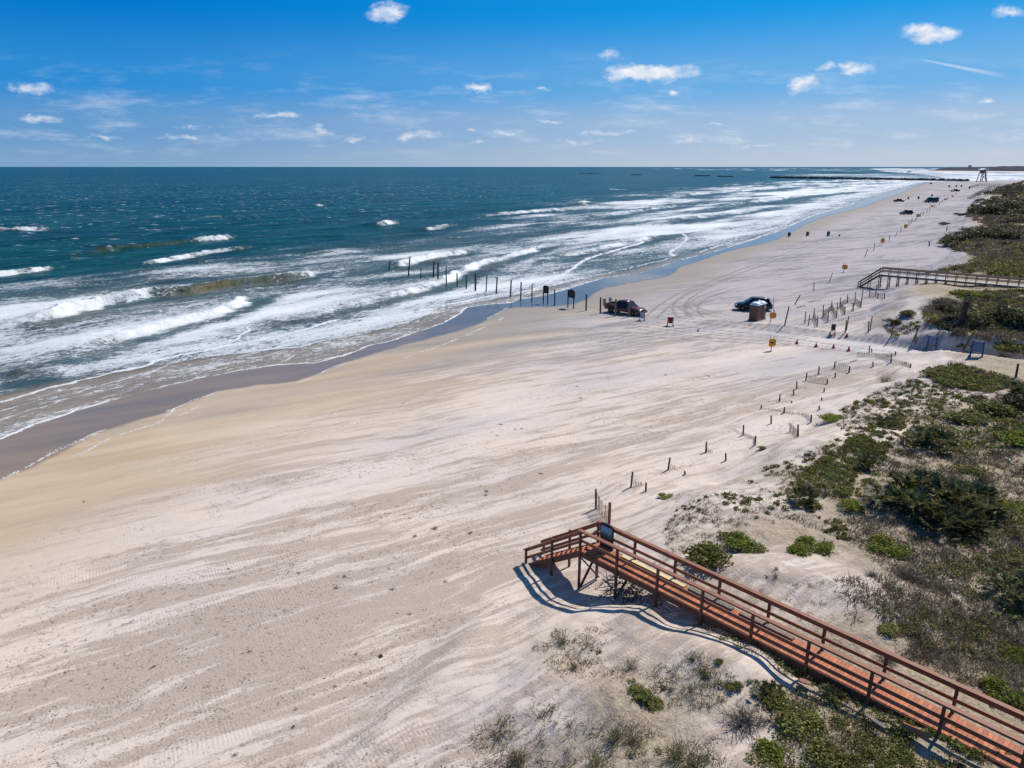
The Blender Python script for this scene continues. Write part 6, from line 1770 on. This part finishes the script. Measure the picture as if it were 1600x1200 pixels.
    br = MB(); rr = random.Random(12); e = Vector(BW_E + (0,)).normalized()
    for k in range(120):
        a = e * rr.uniform(-1.3, 1.3) + Vector((rr.uniform(-.45, .5), rr.uniform(-.45, .5), rr.uniform(-.05, .5)))
        dr = Vector((rr.gauss(0, 1), rr.gauss(0, 1), rr.gauss(.25, .5))).normalized(); L = rr.uniform(.4, 1.3); r0 = rr.uniform(.008, .032)
        pts = [a]; 
        for s in range(4):
            dr = (dr + Vector((rr.gauss(0, .3), rr.gauss(0, .3), rr.gauss(0, .3)))).normalized(); pts.append(pts[-1] + dr * L / 4)
        br.tube(pts, [r0, r0 * .85, r0 * .65, r0 * .45, r0 * .2], 5)
    br.build('branches', M['drift'], root)
    rs = np.random.RandomState(8)
    C = np.stack([rs.normal(size=260) * .75, rs.normal(size=260) * .5, np.abs(rs.normal(size=260)) * .25], 1)
    V, F = leaves(C, .10, rs, .3); link('dead_leaves', mesh_arrays('dead_leaves', V, F, LM['twig'], False), root)
    # bleached driftwood and boards lying in the scrub
    def log(a, b_, r, mat, name, lab, cat, grp=None, lift=.06):
        p, q = at(*a), at(*b_); d = q - p
        rr = random.Random(int(a[0]))
        pts = [d * f + Vector((rr.uniform(-.05, .05), rr.uniform(-.05, .05), lift + rr.uniform(-.02, .03))) for f in np.linspace(0, 1, 6)]
        mb = MB().tube(pts, [r, r * 1.05, r, r * .9, r * .75, r * .5], 8)
        o = mb.build(name, mat); o.location = p; tag(o, lab, cat, grp)
    def board(a, b_, wd, mat, lab, lift=.08):
        p, q = at(*a), at(*b_); d = q - p; d.z += .04
        o = MB().bar(Vector((0, 0, lift)), d + Vector((0, 0, lift)), wd, .045).build('loose_board', mat); o.location = p; tag(o, lab, 'board', 'loose boards in the scrub')
    board((1350, 1128), (1382, 1152), .14, M['greywood'], 'pale grey board lying in the shade beside the boardwalk', .3)
    board((1408, 1142), (1450, 1164), .22, M['deck'], 'long orange brown board on the ground beside the boardwalk', .25)
    board((1248, 1070), (1266, 1077), .2, M['rail'], 'short red board on the ground at the edge of the boardwalk shadow', .2)
    L_ = 'bleached logs in the dune scrub'
    log((1571, 717), (1585, 727), .07, M['greytop'], 'driftwood_log', 'bleached forked log in the scrub on the right dune', 'log', L_)
    log((1545, 704), (1575, 714), .05, M['drift'], 'driftwood_log', 'dark thin log just above the bleached one on the right dune', 'log', L_)
    log((1400, 962), (1404, 966), .05, M['greytop'], 'driftwood_log', 'short pale stick in scrub right of the boardwalk', 'log', L_)
    log((1245, 481 + 0), (1258, 478), .06, M['drift'], 'driftwood_log', 'dark driftwood stick on sand by the steeply leaning post', 'log', L_)
    log((1264, 472.5), (1283, 469.5), .05, M['drift'], 'driftwood_log', 'dark driftwood stick on sand above the fence beyond the road', 'log', L_)
    log((1590, 410), (1612, 408), .12, M['greytop'], 'driftwood_log', 'pale horizontal pole in the far grass at the right edge', 'log', L_, .3)

def build_debris():
    """dry seaweed, shells and sticks blown over the dry sand: nobody could count them"""
    rs = np.random.RandomState(31); vf = VF()
    polys = [([(0, 900), (300, 790), (560, 700), (900, 600), (1180, 560), (1200, 640), (1000, 760), (900, 820), (820, 920), (640, 1040), (560, 1200), (560, 1300), (0, 1300)], 5200),
             ([(300, 790), (700, 640), (1100, 560), (1000, 700), (800, 860), (500, 960)], 2200)]
    for poly, n in polys:
        x, y, z = scatter(poly, n, rs)
        a, b = wcoord(x, y)
        den = fbm(a * .07, b * .55, 41, 4) * .55 + fbm(x * .35, y * .35, 8, 4) * .6
        k = den > .575; x, y, z = x[k], y[k], z[k]
        for xx, yy, zz in zip(x, y, z):
            pass
        per = 7; j = np.repeat(np.arange(len(x)), per); m = len(j)
        sp = np.exp(rs.normal(size=m) * .9) * .13
        P = np.stack([x[j] + rs.normal(size=m) * sp * 1.6, y[j] + rs.normal(size=m) * sp, z[j] + .012], 1)
        D = np.stack([rs.normal(size=m) + 1.2 * math.sin(WIND), rs.normal(size=m) + 1.2 * math.cos(WIND), rs.uniform(-.02, .35, m)], 1)
        L = .015 + .13 * rs.rand(m) ** 4; W = .007 + .022 * rs.rand(m) ** 3
        vf.add(blades(P, D, L, W, rs, 0.0, .6))
    wm = leafmat('dry_seaweed', [(0, (.035, .026, .018)), (.5, (.09, .065, .042)), (.8, (.16, .12, .08)), (1, (.30, .25, .19))], .9, .05)
    o = link('seaweed_litter', vf.mesh('seaweed_litter', wm)); tag(o, kind='stuff')
    # larger clots of weed that show singly
    spots = [(782, 663, 8), (777, 681, 6), (805, 671, 5), (815, 670, 5), (679, 826, 14), (648, 838, 9), (735, 833, 11), (760, 768, 9), (759, 774, 8), (612, 921, 10), (538, 901, 9), (525, 919, 9), (466, 895, 7), (357, 889, 6), (902, 604, 6), (907, 622, 6),
             (556, 1022, 7), (523, 1073, 7), (461, 1109, 7), (458, 1136, 8), (367, 1180, 9), (131, 784, 5), (1040, 586, 5), (1107, 588, 6), (695, 909, 8), (845, 740, 8), (640, 960, 8), (390, 1018, 7), (240, 1042, 9)]
    cm = []
    for i in range(3):
        r2 = np.random.RandomState(50 + i); m = 60
        P = r2.normal(size=(m, 3)) * [.38, .30, .06]; P[:, 2] = np.abs(P[:, 2])
        D = r2.normal(size=(m, 3)) * [1, 1, .6] + [0, 0, .3]
        V, F = blades(P, D, r2.uniform(.2, .6, m), np.full(m, .09), r2, .3)
        cm.append(mesh_arrays('seaweed_clot', V, F, wm, False))
    for i, (px, py, w) in enumerate(spots):
        p = at(px, py); k = (p - Vector((0, 0, H))).length / FPX
        o = link('seaweed_clot', cm[i % 3]); o.location = p; s = w * k * .62; o.scale = (s, s, s * .8); o.rotation_euler = (0, 0, RNG.uniform(0, 6))
        tag(o, 'small dark clot of dried seaweed lying on the open sand', 'seaweed', 'seaweed clots on the open sand')
build_world()
build_ground()
build_water()
build_foam_edge()
build_boardwalks()
build_fences()
build_signs()
build_vehicles()
build_toilets()
build_far()
build_ground_cover()
build_plants()
build_debris()
